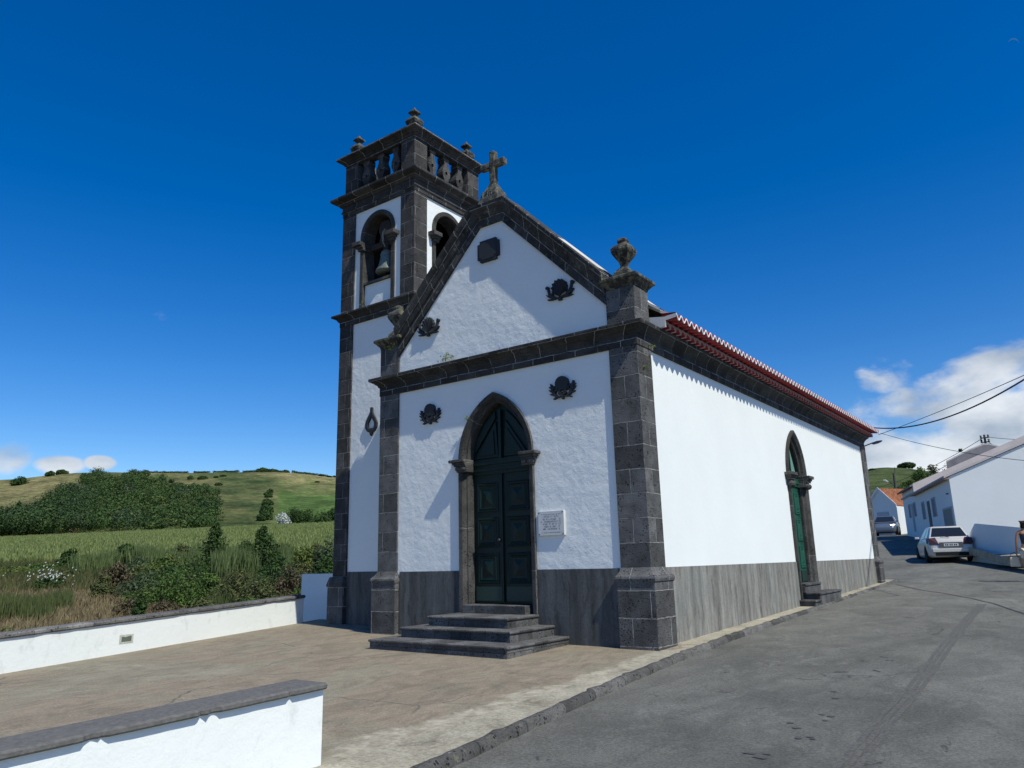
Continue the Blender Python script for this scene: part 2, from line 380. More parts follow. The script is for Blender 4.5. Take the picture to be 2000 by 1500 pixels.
# ------------------------------------------------------------------ plaza, kerb, road
def kerb_x(y):   # outer foot of the kerb, church units
    return smooth_kerb(y)
KT = [(-30, 3.0), (-14, 1.95), (-7, 1.32), (-5, 1.10), (-3, .86), (-1, .70), (2, .54), (5, .50), (10, .50), (15, .42), (20, .40), (22, .3)]
def smooth_kerb(y): return sum(lerp_tab(KT, y+d) for d in (-1.2, -.6, 0, .6, 1.2))/5
def plaza_z(x, y): return -.055+.0235*y+.006*max(0, -x)
concrete = Mat('worn_brown_concrete', .9, .2)
ob = concrete.coord(dist=.5, dscale=1.5); st = concrete.coord(scale=(1, .45, 1))
c = concrete.ramp(concrete.noise(ob, .55, 8, .62, .6), [(.30, (.165, .145, .107)), (.46, (.250, .205, .150)), (.60, (.230, .208, .152)), (.75, (.31, .28, .21))])
c = concrete.mix(1., c, concrete.ramp(concrete.noise(st, 3.2, 9, .75, 1.6), [(.3, .68), (.5, 1.0), (.7, 1.28)]), 'MULTIPLY')
c = concrete.mix(1., c, concrete.ramp(concrete.noise(concrete.coord(), 45, 4, .7), [(.3, .72), (.7, 1.25)]), 'MULTIPLY')
vo = concrete.n('ShaderNodeTexVoronoi', feature='DISTANCE_TO_EDGE', i_Scale=.33); concrete.l(concrete.coord(dist=.5, dscale=1.3), vo.inputs['Vector'])
crack = concrete.math('MULTIPLY', concrete.ramp(vo.outputs['Distance'], [(.0, 1), (.006, 0)]), concrete.ramp(concrete.noise(ob, .8, 3), [(.5, 0), (.56, 1)]))
c = concrete.mix(concrete.math('MULTIPLY', crack, .7), c, .05)
sp = concrete.ramp(concrete.noise(concrete.coord(), 24, 2, .5), [(.735, 0), (.75, .6)])
c = concrete.mix(sp, c, (.45, .44, .42))
sx_ = concrete.n('ShaderNodeSeparateXYZ'); concrete.l(concrete.coord(), sx_.inputs[0])   # cement slurry spread along the kerb side
edge = concrete.math('ADD', sx_.outputs[0], concrete.math('MULTIPLY', concrete.math('SUBTRACT', concrete.noise(concrete.coord(scale=(1, .6, 1)), 1.6, 8, .7, .4), .5), 1.5))
em = concrete.math('MULTIPLY', concrete.ramp(edge, [(.02, 0), (.14, 1)]), concrete.ramp(concrete.noise(concrete.coord(), 9, 7, .75), [(.40, .25), (.52, 1)]))
c = concrete.mix(em, c, concrete.ramp(concrete.noise(concrete.coord(), 6, 8, .75), [(.35, (.26, .235, .175)), (.6, (.44, .40, .31))])); concrete.col(c).bump(concrete.noise(concrete.coord(), 22, 6, .7), .35, .012)
lightc = Mat('pale_worn_cement', .92, .2)
lo = lightc.coord(dist=.3, dscale=3); c = lightc.ramp(lightc.noise(lo, 1.8, 9, .72, .5), [(.34, (.16, .14, .105)), (.45, (.34, .31, .235)), (.7, (.50, .455, .355))])
c = lightc.mix(1., c, lightc.ramp(lightc.noise(lightc.coord(), 28, 5, .7), [(.3, .62), (.65, 1.15)]), 'MULTIPLY')
lightc.col(c).bump(lightc.noise(lightc.coord(), 28, 7, .75), .6, .02)
kerbm = stone('basalt_kerb', 1.25, 5, .012, .105, tint=(1, .97, .92), lichen=.25, mcol=.03)
def asphalt():
    m = Mat('weathered_asphalt', .9, .25); ob = m.coord(); st = m.coord(scale=(.6, .22, 1), dist=.6, dscale=.8)
    c = m.ramp(m.noise(ob, .35, 7, .6, .8), [(.28, (.100, .098, .086)), (.5, (.146, .143, .126)), (.72, (.186, .182, .158))])
    c = m.mix(1., c, m.ramp(m.noise(st, 2.5, 8, .72, 1.5), [(.3, .70), (.55, 1.0), (.75, 1.30)]), 'MULTIPLY')
    c = m.mix(1., c, m.ramp(m.noise(ob, 38, 6, .9), [(.33, .40), (.67, 1.6)]), 'MULTIPLY')
    c = m.mix(m.ramp(m.noise(m.coord(scale=(1, .5, 1)), 3.4, 8, .75), [(.58, 0), (.70, .6)]), c, (.235, .23, .205))
    vo = m.n('ShaderNodeTexVoronoi', feature='DISTANCE_TO_EDGE', i_Scale=.55); m.l(m.coord(dist=.7, dscale=1.6), vo.inputs['Vector'])
    c = m.mix(m.math('MULTIPLY', m.ramp(vo.outputs['Distance'], [(.0, .8), (.010, 0)]), m.ramp(m.noise(ob, 1.1, 4), [(.54, 0), (.60, 1)])), c, .04)
    c = m.mix(m.ramp(m.noise(m.coord(scale=(1, .6, 1)), 3.1, 5, .7, .5), [(.665, 0), (.70, .75)]), c, (.045, .045, .047))
    m.col(c).bump(m.math('ADD', m.noise(ob, 75, 5, .85), m.noise(ob, 9, 4)), .8, .014); return m.m
asph = asphalt()
def sheet(name, xf, ys, zf, mat, k=K, n=12, **t):
    m = M(k)
    for a, b in zip(ys, ys[1:]):
        A0, A1 = xf(a); B0, B1 = xf(b)
        for i in range(n):
            f0, f1 = i/n, (i+1)/n
            P = [(A0+(A1-A0)*f0, a), (A0+(A1-A0)*f1, a), (B0+(B1-B0)*f1, b), (B0+(B1-B0)*f0, b)]
            m.face([(x, y, zf(x, y)) for x, y in P])
    return m.build(name, mat, smooth=True, **t)
def frange(a, b, s):
    r = []; x = a
    while x < b-1e-6: r.append(x); x += s
    return r+[b]
WL = lambda y: -11.55+(y-1.27)*(-.235)*-1*0+ (y-1.27)*(-.245)   # foot of the far parapet wall, church units
def far_x(y): return -11.55+(1.27-y)*.245
sheet('plaza_pavement', lambda y: (far_x(y)-.1, .42), frange(-26, 2.6, 1.1), plaza_z, concrete.m, kind='structure')
sheet('sidewalk', lambda y: (.42 if y < .9 else -.3, kerb_x(y)-.10), frange(-26, .85, .8)+[.95]+frange(1.5, 22, .8), lambda x, y: plaza_z(x, y)+.004, lightc.m, n=4, kind='structure')
# kerb: rounded worn basalt edge
km = M(); rings = []
for y in frange(-26, 22.0, .13):
    x = kerb_x(y); z = plaza_z(0, y); j = mnoise.noise(Vector((y*2.1, 0, 7)))*.03+mnoise.noise(Vector((y*6.5, 0, 2)))*.025; j2 = mnoise.noise(Vector((y*3.7, 3, 1)))*.018; j = j-.05*(abs((y*.8) % 1-.5) > .47)
    h = .11 if y < 3 else .11-.05*min(1, (y-3)/8)
    rings.append([(x-.17+j, y, z-.01), (x-.13+j, y, z+.012+j2), (x-.06+j, y, z+.006+j2), (x-.02+j, y, z-.03), (x+.0+j, y, z-h-.12)])
km.sweep(rings); km.build('kerb', kerbm, smooth=True, kind='structure')
def road_h(x, y):   # metres
    yu = y/K
    zc = road_z(x, y)
    a = K*(plaza_z(0, yu)-(.10 if yu < 3 else .10-.05*min(1, (yu-3)/8)))
    if y < 14: return a-.010*max(0, min(6, x-1))*.5
    b = min(1, (y-14)/3); return a*(1-b)+(zc-.03)*b
def road_left(y): return kerb_x(y/K)*K-.03 if y < 16.5 else (lerp_tab([(16.5, .2), (20, -6), (60, -22)], y))
def road_right(y): return lerp_tab([(-40, 14), (20, 14), (28, 6), (34, 3.4), (60, -2), (110, -12)], y)
sheet('road', lambda y: (road_left(y), road_right(y)), frange(-40, 16.5, 1.2)+frange(17.2, 85, 1.5), road_h, asph, k=1, n=24, kind='structure')
# tar-sealed crack lines and tyre marks lie on the road as thin strips
def strip(name, pts, w, mat, z=.006, **t):
    m = M(1); rs = []
    for i, p in enumerate(pts):
        a = Vector(pts[max(i-1, 0)]); b = Vector(pts[min(i+1, len(pts)-1)]); d = (b-a).normalized(); nn = Vector((-d.y, d.x)); ww = w[i] if isinstance(w, list) else w
        q = [Vector(p)+nn*ww/2*s for s in (-1, 1)]; rs.append([(v.x, v.y, road_h(v.x, v.y)+z) for v in q])
    m.sweep(rs); return m.build(name, mat, **t)
def ray_ground(px, py, zoff=0):
    d = F+RT*((px-1000)/1464.03)-U*((py-750)/1464.03); x, y, z = CX, CY, CZ
    t = 1.0
    for _ in range(4000):
        x, y, z = CX+d.x*t, CY+d.y*t, CZ+d.z*t
        if z <= road_h(x, y)+zoff: break
        t += .02
    return (x, y)
def dens(P, n=6, wob=.02):
    o = []
    for (a, b) in zip(P, P[1:]):
        for k in range(n):
            f = k/n; o.append((a[0]+(b[0]-a[0])*f+rnd.uniform(-wob, wob), a[1]+(b[1]-a[1])*f+rnd.uniform(-wob, wob)))
    return o+[P[-1]]
tyre = Mat('tyre_rubber_trace', .8, .3); tt = tyre.coord(scale=(1, 1, 1))
tyre.col(tyre.ramp(tyre.noise(tt, 35, 4, .7), [(.38, (.060, .059, .056)), (.60, (.125, .122, .108))]))
tar = plain('tar_seam', (.032, .032, .034), .7, .3)
tm = [ray_ground(*p) for p in ((1918, 1180), (1890, 1212), (1857, 1250), (1828, 1290), (1795, 1335), (1755, 1380), (1715, 1428), (1680, 1470), (1640, 1520))]
tm = dens(tm, 5, .006)
for off, w in ((-.062, .05), (0, .044), (.06, .05)):
    P = []
    for i, p in enumerate(tm):
        a = Vector(tm[max(i-1, 0)]); b = Vector(tm[min(i+1, len(tm)-1)]); d = (b-a).normalized(); P.append((p[0]-d.y*off, p[1]+d.x*off))
    strip('tyre_mark', P, w, tyre.m, kind='structure')
strip('tar_seam', dens([ray_ground(*p) for p in ((1752, 1142), (1800, 1153), (1850, 1160), (1900, 1170), (1950, 1182), (2010, 1202), (2080, 1225))], 5, .02), .035, tar, kind='structure')
strip('tar_seam', dens([ray_ground(*p) for p in ((1925, 1154), (1960, 1156), (2040, 1157))], 5, .02), .04, tar, kind='structure')
oil = M(1)
for px, py, s in [(1628, 1352, 1), (1632, 1365, 1.3), (1606, 1397, 1), (1624, 1400, 1.2), (1612, 1408, .8), (1543, 1413, 1), (1556, 1423, 1.2), (1582, 1441, 1), (1560, 1443, 1), (1588, 1445, .8), (1462, 1472, 1.4), (1484, 1480, 1.6), (1497, 1474, 1), (1708, 1310, .8), (1716, 1312, .8), (1733, 1290, .8), (1743, 1291, .8), (1686, 1291, 1), (1722, 1283, .8), (1731, 1284, .7)]:
    x, y = ray_ground(px, py); n = 9; ph = rnd.random()
    oil.face([(x+.030*s*(1+.3*math.sin(k*2.3+ph*9))*math.cos(k*2*math.pi/n), y+.026*s*(1+.3*math.cos(k*1.7+ph*5))*math.sin(k*2*math.pi/n), road_h(x, y)+.005) for k in range(n)])
oil.build('oil_spots', plain('oil_stain', (.07, .07, .07), .6, .4), kind='structure')
# ------------------------------------------------------------------ church
XC = -3.665; WD = 7.33; LN = 20.3
church = empty('church_building', (0, 0, 0), label='white-plastered church with dark basalt trim, gabled front and square bell tower', cat='church')
XZ = lambda y0: (lambda a, b, d: (a, y0+d, b))       # polygon in the front plane
YZ = lambda x0: (lambda a, b, d: (x0-d, a, b))       # polygon in the side plane (depth goes inwards, -x)
def arch(cx, w, zb, zs, c, o=0, n=14, up=True):
    """outline from bottom left over the arch to bottom right; c = offset of the arc centres (0 = round); o = outward offset"""
    Rr = w+c+o; pts = [(cx-w-o, zb)]; tmax = math.acos(c/Rr) if c else math.pi/2
    for k in range(n+1):
        t = tmax*k/n; pts.append((cx+c-Rr*math.cos(t), zs+Rr*math.sin(t)))
    for k in range(n-1, -1, -1):
        t = tmax*k/n; pts.append((cx-c+Rr*math.cos(t), zs+Rr*math.sin(t)))
    pts.append((cx+w+o, zb)); return pts
DW, DC, DS = .83, .526, 3.88      # main door: half width, arc offset, spring height
# front wall with its gable
m = M(); hole = arch(XC, DW+.16, -.4, DS, DC-.0)
poly = [(-WD+.3, -.4)]+hole+[(-.3, -.4), (-.3, 6.9), (-3.2, 9.8), (-4.13, 9.8), (-WD+.3, 6.9)]
m.prism(poly, XZ(.045), 0, .6); m.build('front_wall', white_front, church)
# side wall with its door opening
SW, SC2, SS, SYC = .66, .52, 3.93, 10.2
m = M(); hole = arch(SYC, SW+.23, -.3, SS, SC2)
m.prism([(.4, -.4)]+hole+[(LN-.3, -.4), (LN-.3, 6.2), (.4, 6.2)], YZ(-.045), 0, .7); m.build('side_wall', white_side, church)
m = M(); m.box(-WD+.02, -WD+.5, .5, LN, -.4, 6.2); m.box(-WD+.5, -.5, LN-.4, LN, -.4, 6.2)
m.prism([(-WD+.1, 6.2), (-.1, 6.2), (XC, 9.9)], XZ(LN-.4), 0, .4); m.build('rear_wall', white_side, church)
# plinth facings
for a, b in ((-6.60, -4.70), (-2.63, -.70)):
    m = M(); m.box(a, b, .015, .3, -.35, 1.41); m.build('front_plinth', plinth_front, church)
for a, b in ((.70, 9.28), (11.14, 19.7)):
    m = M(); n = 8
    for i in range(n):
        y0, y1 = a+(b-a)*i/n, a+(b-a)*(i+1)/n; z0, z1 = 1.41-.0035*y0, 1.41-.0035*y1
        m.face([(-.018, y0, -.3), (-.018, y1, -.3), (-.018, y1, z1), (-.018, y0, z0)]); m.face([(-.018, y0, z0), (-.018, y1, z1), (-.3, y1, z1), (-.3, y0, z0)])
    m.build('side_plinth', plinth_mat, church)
# corner pilasters
def pilaster(x0, x1, y0, y1, sides, ztop=5.82, zg=-.35, pm=.105, name='pilaster'):
    """sides: which way the base spreads (left, right, front, back)"""
    m = M(); l, r, f, b = [pm*s for s in sides]
    m.box(x0, x1, y0, y1, 1.36, ztop); p = m.build(name, stone_pil, church)
    q = M(); q.box(x0-l, x1+r, y0-f, y1+b, zg, 1.14)
    # moulded top of the base: a torus and a slope
    for (e0, z0), (e1, z1) in zip([(1, 1.14), (1.22, 1.17), (1.30, 1.215), (1.22, 1.26), (.95, 1.28), (.45, 1.34), (0, 1.42)], [(1.22, 1.17), (1.30, 1.215), (1.22, 1.26), (.95, 1.28), (.45, 1.34), (0, 1.42)]):
        A = [(x0-l*e0, y0-f*e0, z0), (x1+r*e0, y0-f*e0, z0), (x1+r*e0, y1+b*e0, z0), (x0-l*e0, y1+b*e0, z0)]
        B = [(x0-l*e1, y0-f*e1, z1), (x1+r*e1, y0-f*e1, z1), (x1+r*e1, y1+b*e1, z1), (x0-l*e1, y1+b*e1, z1)]
        for i in range(4): q.face([A[i], A[(i+1) % 4], B[(i+1) % 4], B[i]])
    q.build('pilaster_base', stone_big, p, bevel=.012)
    return p
pilaster(-.645, 0, 0, .62, (.6, 1, 1, .8))
pilaster(-WD, -WD+.645, 0, .62, (1, .6, 1, 0))
pilaster(-.3, .03, 19.66, 20.3, (0, 1, 1, 0))
# main cornice: swept round front and side
def mitre_sweep(m, path, prof, closed=False):
    """path: list of (x, y); profile (offset outwards, z); outwards = right of travel"""
    P = [Vector(p) for p in path]; rings = []
    for i, p in enumerate(P):
        a = (P[i]-P[i-1]).normalized() if i or closed else None; b = (P[(i+1) % len(P)]-P[i]).normalized() if i < len(P)-1 or closed else None
        if a is None: a = b
        if b is None: b = a
        na = Vector((a.y, -a.x)); nb = Vector((b.y, -b.x)); n = (na+nb); n = n/n.dot(na) if n.length > 1e-6 else na
        rings.append([(p.x+n.x*o, p.y+n.y*o, z) for o, z in prof])
    if closed: rings.append(rings[0])
    m.sweep(rings)
    if not closed:
        m.face(rings[0]); m.face(rings[-1][::-1])
CP = [(-.2, 5.78), (.018, 5.78), (.018, 6.0), (.05, 6.02), (.055, 6.06), (.09, 6.08), (.13, 6.12), (.19, 6.15), (.225, 6.17), (.23, 6.235), (.16, 6.26), (-.1, 6.32)]
m = M(); mitre_sweep(m, [(-WD, .6), (-WD, 0), (0, 0), (0, LN)], CP); m.build('cornice', stone_band, church, bevel=.008)
# raking gable cornice
IN = [(-6.69, 6.30), (-6.69, 6.74), (-3.99, 9.49), (-3.34, 9.49), (-.64, 6.74), (-.64, 6.30)]
RP = [(0, .10), (0, -.02), (.19, -.02), (.21, -.055), (.25, -.075), (.30, -.09), (.36, -.15), (.42, -.19), (.49, -.205), (.51, -.16), (.51, .45)]
m = M()
P = [Vector(p) for p in IN[1:5]]; rings = []
for i, p in enumerate(P):
    a = (P[i]-P[i-1]).normalized() if i else (P[1]-P[0]).normalized(); b = (P[i+1]-P[i]).normalized() if i < 3 else a
    na = Vector((-a.y, a.x)); nb = Vector((-b.y, b.x)); n = na+nb; n = n/n.dot(na)
    if i == 0: n = Vector((0, 1))/na.y
    if i == 3: n = Vector((0, 1))/na.y
    rings.append([(p.x+n.x*o, y, p.y+n.y*o) for o, y in RP])
# uv: v runs across the band
m.sweep(rings); m.face(rings[0]); m.face(rings[-1][::-1]); m.build('gable_cornice', stone_rake, church, bevel=.006)
# pedestals with urns at both ends of the gable
for sx in (1, -1):
    cx = -.32 if sx == 1 else -WD+.32
    m = M(); m.box(cx-.33, cx+.33, .0, .62, 6.24, 7.06)
    p = m.build('pedestal', stone_pil, church)
    m = M(); mitre_sweep(m, [(cx-.33, .0), (cx+.33, 0), (cx+.33, .62), (cx-.33, .62)], [(-.3, 7.04), (.01, 7.04), (.02, 7.09), (.06, 7.13), (.10, 7.18), (.14, 7.21), (.14, 7.27), (.09, 7.30), (-.3, 7.34)], closed=True)
    m.build('pedestal_cap', stone_lichen, p, bevel=.008)
    m = M(); m.squarelathe(cx, .30, [(0.208, 7.30), (0.208, 7.40), (0.192, 7.46), (0.136, 7.53), (0.080, 7.58), (0.072, 7.63), (0.096, 7.70), (0.152, 7.79), (0.208, 7.88), (0.228, 7.94), (0.224, 8.0), (0.184, 8.06), (0.112, 8.10), (0.096, 8.12), (0.108, 8.18), (0.096, 8.23), (0.048, 8.26), (0.008, 8.27)])
    m.build('urn', stone_lichen, p, smooth=False, bevel=.01)
# apex pedestal and cross, with the year cut in the block
m = M(); m.frust(-3.98, -3.35, -.10, .45, 9.97, 10.16, .02); m.frust(-3.94, -3.39, -.06, .41, 10.16, 10.38, .05); m.frust(-3.87, -3.46, .02, .33, 10.38, 10.58, .10, .07)
ped = m.build('cross_pedestal', stone_lichen, church, bevel=.012)
m = M(); m.box(-3.745, -3.585, .10, .26, 10.52, 11.48); m.box(-4.03, -3.745, .102, .258, 11.05, 11.21); m.box(-3.585, -3.30, .102, .258, 11.05, 11.21)
m.build('stone_cross', stone_lichen, church, bevel=.014)
STROKES = {'1': [[(.4, .8), (.55, 1), (.55, 0)]], '9': [[(.75, .6), (.5, .5), (.25, .6), (.22, .85), (.5, 1), (.75, .88), (.75, .5), (.6, .05), (.3, 0)]], '0': [[(.5, 0), (.25, .2), (.22, .75), (.5, 1), (.78, .75), (.78, .2), (.5, 0)]], '4': [[(.65, 0), (.65, 1), (.2, .35), (.85, .35)]]}
def write(m, text, x0, z0, h, y, adv=.72, w=.09):
    for i, ch in enumerate(text):
        for st in STROKES.get(ch, []):
            for a, b in zip(st, st[1:]):
                A = Vector((x0+(i*adv+a[0]*.62)*h, z0+a[1]*h)); B = Vector((x0+(i*adv+b[0]*.62)*h, z0+b[1]*h)); d = (B-A).normalized()*h*w*.5; n = Vector((-d.y, d.x))
                q = [A-d-n, B+d-n, B+d+n, A-d+n]; m.prism([(v.x, v.y) for v in q], XZ(y), 0, .02)
inc = plain('incised_stone', (.17, .17, .15), .9, .1)  # one even grey for the digit strokes
for i_, ch in enumerate('1904'): m = M(); write(m, ch, -3.90+i_*.82*.15, 10.19, .15, -.052, w=.15); m.build('inscribed_digit', inc, ped)
# roof planes: tiled, seen edge-on from below
m = M()
for s in (1, -1):
    ex = XC+s*(3.665+.44); n = 2
    for a, b in (((XC, 9.52), (XC+s*3.55, 6.86)), ((XC+s*3.55, 6.86), (XC+s*3.9, 6.64)), ((XC+s*3.9, 6.64), (ex, 6.52))):
        m.face([(a[0], .70, a[1]), (b[0], .70, b[1]), (b[0], LN+.3, b[1]), (a[0], LN+.3, a[1])]); m.face([(a[0], .70, a[1]-.07), (b[0], .70, b[1]-.07), (b[0], LN+.3, b[1]-.07), (a[0], LN+.3, a[1]-.07)])
        m.face([(a[0], .70, a[1]), (b[0], .70, b[1]), (b[0], .70, b[1]-.07), (a[0], .70, a[1]-.07)]); m.face([(a[0], LN+.3, a[1]), (b[0], LN+.3, b[1]), (b[0], LN+.3, b[1]-.07), (a[0], LN+.3, a[1]-.07)])
for s in (1, -1):   # whitewashed verge lying on the gable coping
    V = [(XC+s*(1.0), 9.46), (XC+s*1.6, 8.87), (XC+s*2.95, 7.53)]
    for a, b in (((XC+s*2.95, 7.5), (XC+s*3.4, 7.1)), ((XC+s*3.4, 7.1), (XC+s*3.72, 6.80)), ((XC+s*3.72, 6.80), (XC+s*3.92, 6.66))):
        m.face([(a[0], .64, a[1]), (b[0], .64, b[1]), (b[0], .64, b[1]-.06), (a[0], .64, a[1]-.06)]); m.face([(a[0], .64, a[1]), (b[0], .64, b[1]), (b[0], 1.2, b[1]), (a[0], 1.2, a[1])]); m.face([(a[0], .64, a[1]-.06), (b[0], .64, b[1]-.06), (b[0], 1.2, b[1]-.06), (a[0], 1.2, a[1]-.06)])
    for a, b in zip(V, V[1:]):
        m.face([(a[0], -.10, a[1]+.04), (b[0], -.10, b[1]+.04), (b[0], .5, b[1]+.045), (a[0], .5, a[1]+.045)]); m.face([(a[0], -.10, a[1]-.03), (b[0], -.10, b[1]-.03), (b[0], -.10, b[1]+.04), (a[0], -.10, a[1]+.04)])
        m.face([(a[0], .5, a[1]+.0), (b[0], .5, b[1]+.0), (b[0], .5, b[1]+.045), (a[0], .5, a[1]+.045)])
roof = m.build('roof', plain('whitewashed_roof_edge', (.62, .58, .52), .9, .1, var=.2, scale=3), church)
# tiled eave in two stepped courses, scalloped edge
per = .262; EY0, EY1 = .66, 20.62; nt_ = int((EY1-EY0)/per)
red = M(); grey = M(); rim = M()
def course(mt, x0, x1, zi, zo, amp, ph=0, seg=10, th=.035):
    for i in range(nt_*seg):
        ya, yb = EY0+i*per/seg, EY0+(i+1)*per/seg
        fa, fb = [amp*math.cos(2*math.pi*((y-EY0)/per+ph)) for y in (ya, yb)]
        mt.face([(x0, ya, zi+fa), (x1, ya, zo+fa), (x1, yb, zo+fb), (x0, yb, zi+fb)])
        mt.face([(x0, ya, zi+fa+th), (x1, ya, zo+fa+th), (x1, yb, zo+fb+th), (x0, yb, zi+fb+th)])
        yield ya, yb, fa, fb
for ya, yb, fa, fb in course(red, .28, .60, 6.44, 6.405, .055):
    rim.face([(.603, ya, 6.395+fa), (.603, yb, 6.395+fb), (.603, yb, 6.395+.034+fb), (.603, ya, 6.395+.034+fa)]); rim.face([(.603, ya, 6.395+fa), (.603, yb, 6.395+fb), (.585, yb, 6.395+fb), (.585, ya, 6.395+fa)])
    rim.face([(.603, ya, 6.429+fa), (.603, yb, 6.429+fb), (.58, yb, 6.432+fb), (.58, ya, 6.432+fa)])
# lower course: barrel tiles bedded in mortar
for i in range(nt_):
    yc = EY0+(i+.5)*per; r = per*.36
    for x0, x1, z0, z1, zt in ((.03, .335, 6.245, 6.235, 6.36),):
        P = [(yc-r*math.cos(math.pi*k/6), r*.95*math.sin(math.pi*k/6)) for k in range(7)]
        for a, b in zip(P, P[1:]): red.face([(x0, a[0], z0+a[1]), (x1, a[0], z1+a[1]), (x1, b[0], z1+b[1]), (x0, b[0], z0+b[1])])
        # front: mortar spandrel round each tile mouth
        y0, y1 = EY0+i*per, EY0+(i+1)*per
        top = [(y0, zt), (y1, zt)]
        pl = [(y0, z1), (yc-r, z1)]+[(a, z1+b) for a, b in P[1:-1]]+[(yc+r, z1), (y1, z1), (y1, zt), (y0, zt)]
        grey.face([(x1, a, b) for a, b in pl])
        grey.face([(x0, y0, z1), (x1, y0, z1), (x1, yc-r, z1), (x0, yc-r, z1)]); grey.face([(x0, yc+r, z1), (x1, yc+r, z1), (x1, y1, z1), (x0, y1, z1)])
grey.face([(.335, EY0, 6.36), (.28, EY0, 6.40), (.28, EY1, 6.40), (.335, EY1, 6.36)])
grey.box(-.1, .28, EY0, EY1-.3, 6.34, 6.43)
red.build('eave_tiles', red_tile, roof, weld=False); grey.build('eave_mortar', mortar_mat, roof, weld=False); rim.build('tile_edge', white_rim, roof)
m = M(); m.face([(-.02, .64, 6.22), (.345, .64, 6.235), (.355, .64, 6.44), (-.02, .64, 6.50)]); m.box(-.02, .35, .645, .70, 6.225, 6.435)
m.face([(.355, .648, 6.36), (.60, .648, 6.39), (.60, .648, 6.47), (.355, .648, 6.45)]); m.build('eave_end', plain('grey_whitewash', (.55, .56, .57), .85, .1, scale=6), roof)
# ---- main door
def frame(m, cx, w, zb, zs, c, prof, fn, n=14):
    """moulded stone surround: prof (offset outwards, depth); fn maps (a, z, depth)"""
    rs = [arch(cx, w, zb, zs, c, o, n) for o, d in prof]; rings = []
    for i in range(len(rs[0])): rings.append([fn(rs[j][i][0], rs[j][i][1], prof[j][1]) for j in range(len(prof))])
    m.sweep(rings)
FX = lambda a, z, d: (a, d, z)
m = M(); frame(m, XC, DW, -.05, DS, DC, [(0, .42), (0, .13), (.03, .085), (.06, .085), (.085, .03), (.115, -.015), (.205, -.03), (.21, .1)], FX); fr = m.build('door_frame', stone_frame, church)
for sx in (-1, 1):
    a, b = sorted((XC+sx*(DW-.06), XC+sx*(DW+.22)))
    m = M(); o = .0
    for z0, z1, e, f in ((3.60, 3.64, .015, .03), (3.64, 3.73, .02, .035), (3.73, 3.77, .07, .07), (3.77, 3.82, .10, .10), (3.82, 3.885, .165, .15)):
        m.box(a-(e if sx < 0 else .0), b+(e if sx > 0 else .0), -.03-f, .2, z0, z1)
    for k in (0, 1):
        bx = XC+sx*(DW+(.03 if k == 0 else .20)); m.lathe(bx, -.045, [(.02, 3.62), (.06, 3.64), (.075, 3.68), (.06, 3.72), (.02, 3.74)], 14)
    m.build('impost_capital', stone_frame, fr, bevel=.008)
def panelled(m, x0, x1, z0, z1, y, fn, dd=.02):
    """raised field panel with a pyramid centre"""
    lv = [(0, 0), (.03, -dd), (.06, -dd*.2), (.085, -dd*1.1), (.12, -.002), (.15, -.002)]
    R_ = lambda e, d: [fn(x0+e, z0+e, y+d), fn(x1-e, z0+e, y+d), fn(x1-e, z1-e, y+d), fn(x0+e, z1-e, y+d)]
    for (e0, d0), (e1, d1) in zip(lv, lv[1:]):
        A, B = R_(e0, d0), R_(e1, d1)
        for i in range(4): m.face([A[i], A[(i+1) % 4], B[(i+1) % 4], B[i]])
    A = R_(.15, -.002); cx = (x0+x1)/2; h = (z1-z0)/2; w = (x1-x0)/2; k = min(w, h)-.15
    c0 = fn(cx, z0+.15+k, y-.045); c1 = fn(cx, z1-.15-k, y-.045)
    m.face([A[0], A[1], c0]); m.face([A[1], A[2], c1, c0]); m.face([A[2], A[3], c1]); m.face([A[3], A[0], c0, c1])
def leaf(x0, x1, zb, zt, y, fn, name, parent, mat, np=3, kick=.36):
    m = M()
    q = lambda a, b, c, d, yy: [fn(a, c, yy), fn(b, c, yy), fn(b, d, yy), fn(a, d, yy)]
    m.face(q(x0, x1, zb, zt, y+.012))
    fr_ = .11; m.prism([(x0, zb), (x1, zb), (x1, zt), (x0, zt)], lambda a, b, d: fn(a, b, y+.012+d), .004, .06)
    H = (zt-zb-kick-.10)/np
    for k in range(np): panelled(m, x0+fr_, x1-fr_, zb+kick+k*H+.03, zb+kick+(k+1)*H-.09, y, fn)
    L = m.build(name, mat, parent)
    m = M(); m.prism([(x0+.06, zb+.03), (x1-.03, zb+.03), (x1-.03, zb+.33), (x0+.06, zb+.33)], lambda a, b, d: fn(a, b, y+d), -.012, .01); m.build('kick_plate', plain('worn_green_plate', (.012, .034, .028), .5, .4), L)
    return L
YD = .26
m = M(); m.prism(arch(XC, DW+.03, .7, DS, DC), XZ(YD+.03), 0, .1); dr = m.build('main_door', door_mat, church)
leaf(XC-DW+.0, XC-.015, .73, 3.52, YD, FX, 'door_leaf', dr, door_mat); leaf(XC+.015, XC+DW, .73, 3.52, YD, FX, 'door_leaf', dr, door_mat)
m = M()
for z0, z1, y in ((3.52, 3.60, .235), (3.60, 3.66, .205), (3.66, 3.74, .225), (3.74, 3.80, .19), (3.80, 3.86, .215)): m.box(XC-DW, XC+DW, y, YD+.05, z0, z1)
m.box(XC-.035, XC+.035, .20, YD+.05, 3.86, 4.98); m.box(XC-.02, XC+.02, .225, YD+.02, .73, 3.52); m.build('transom', door_mat, dr)
m = M()
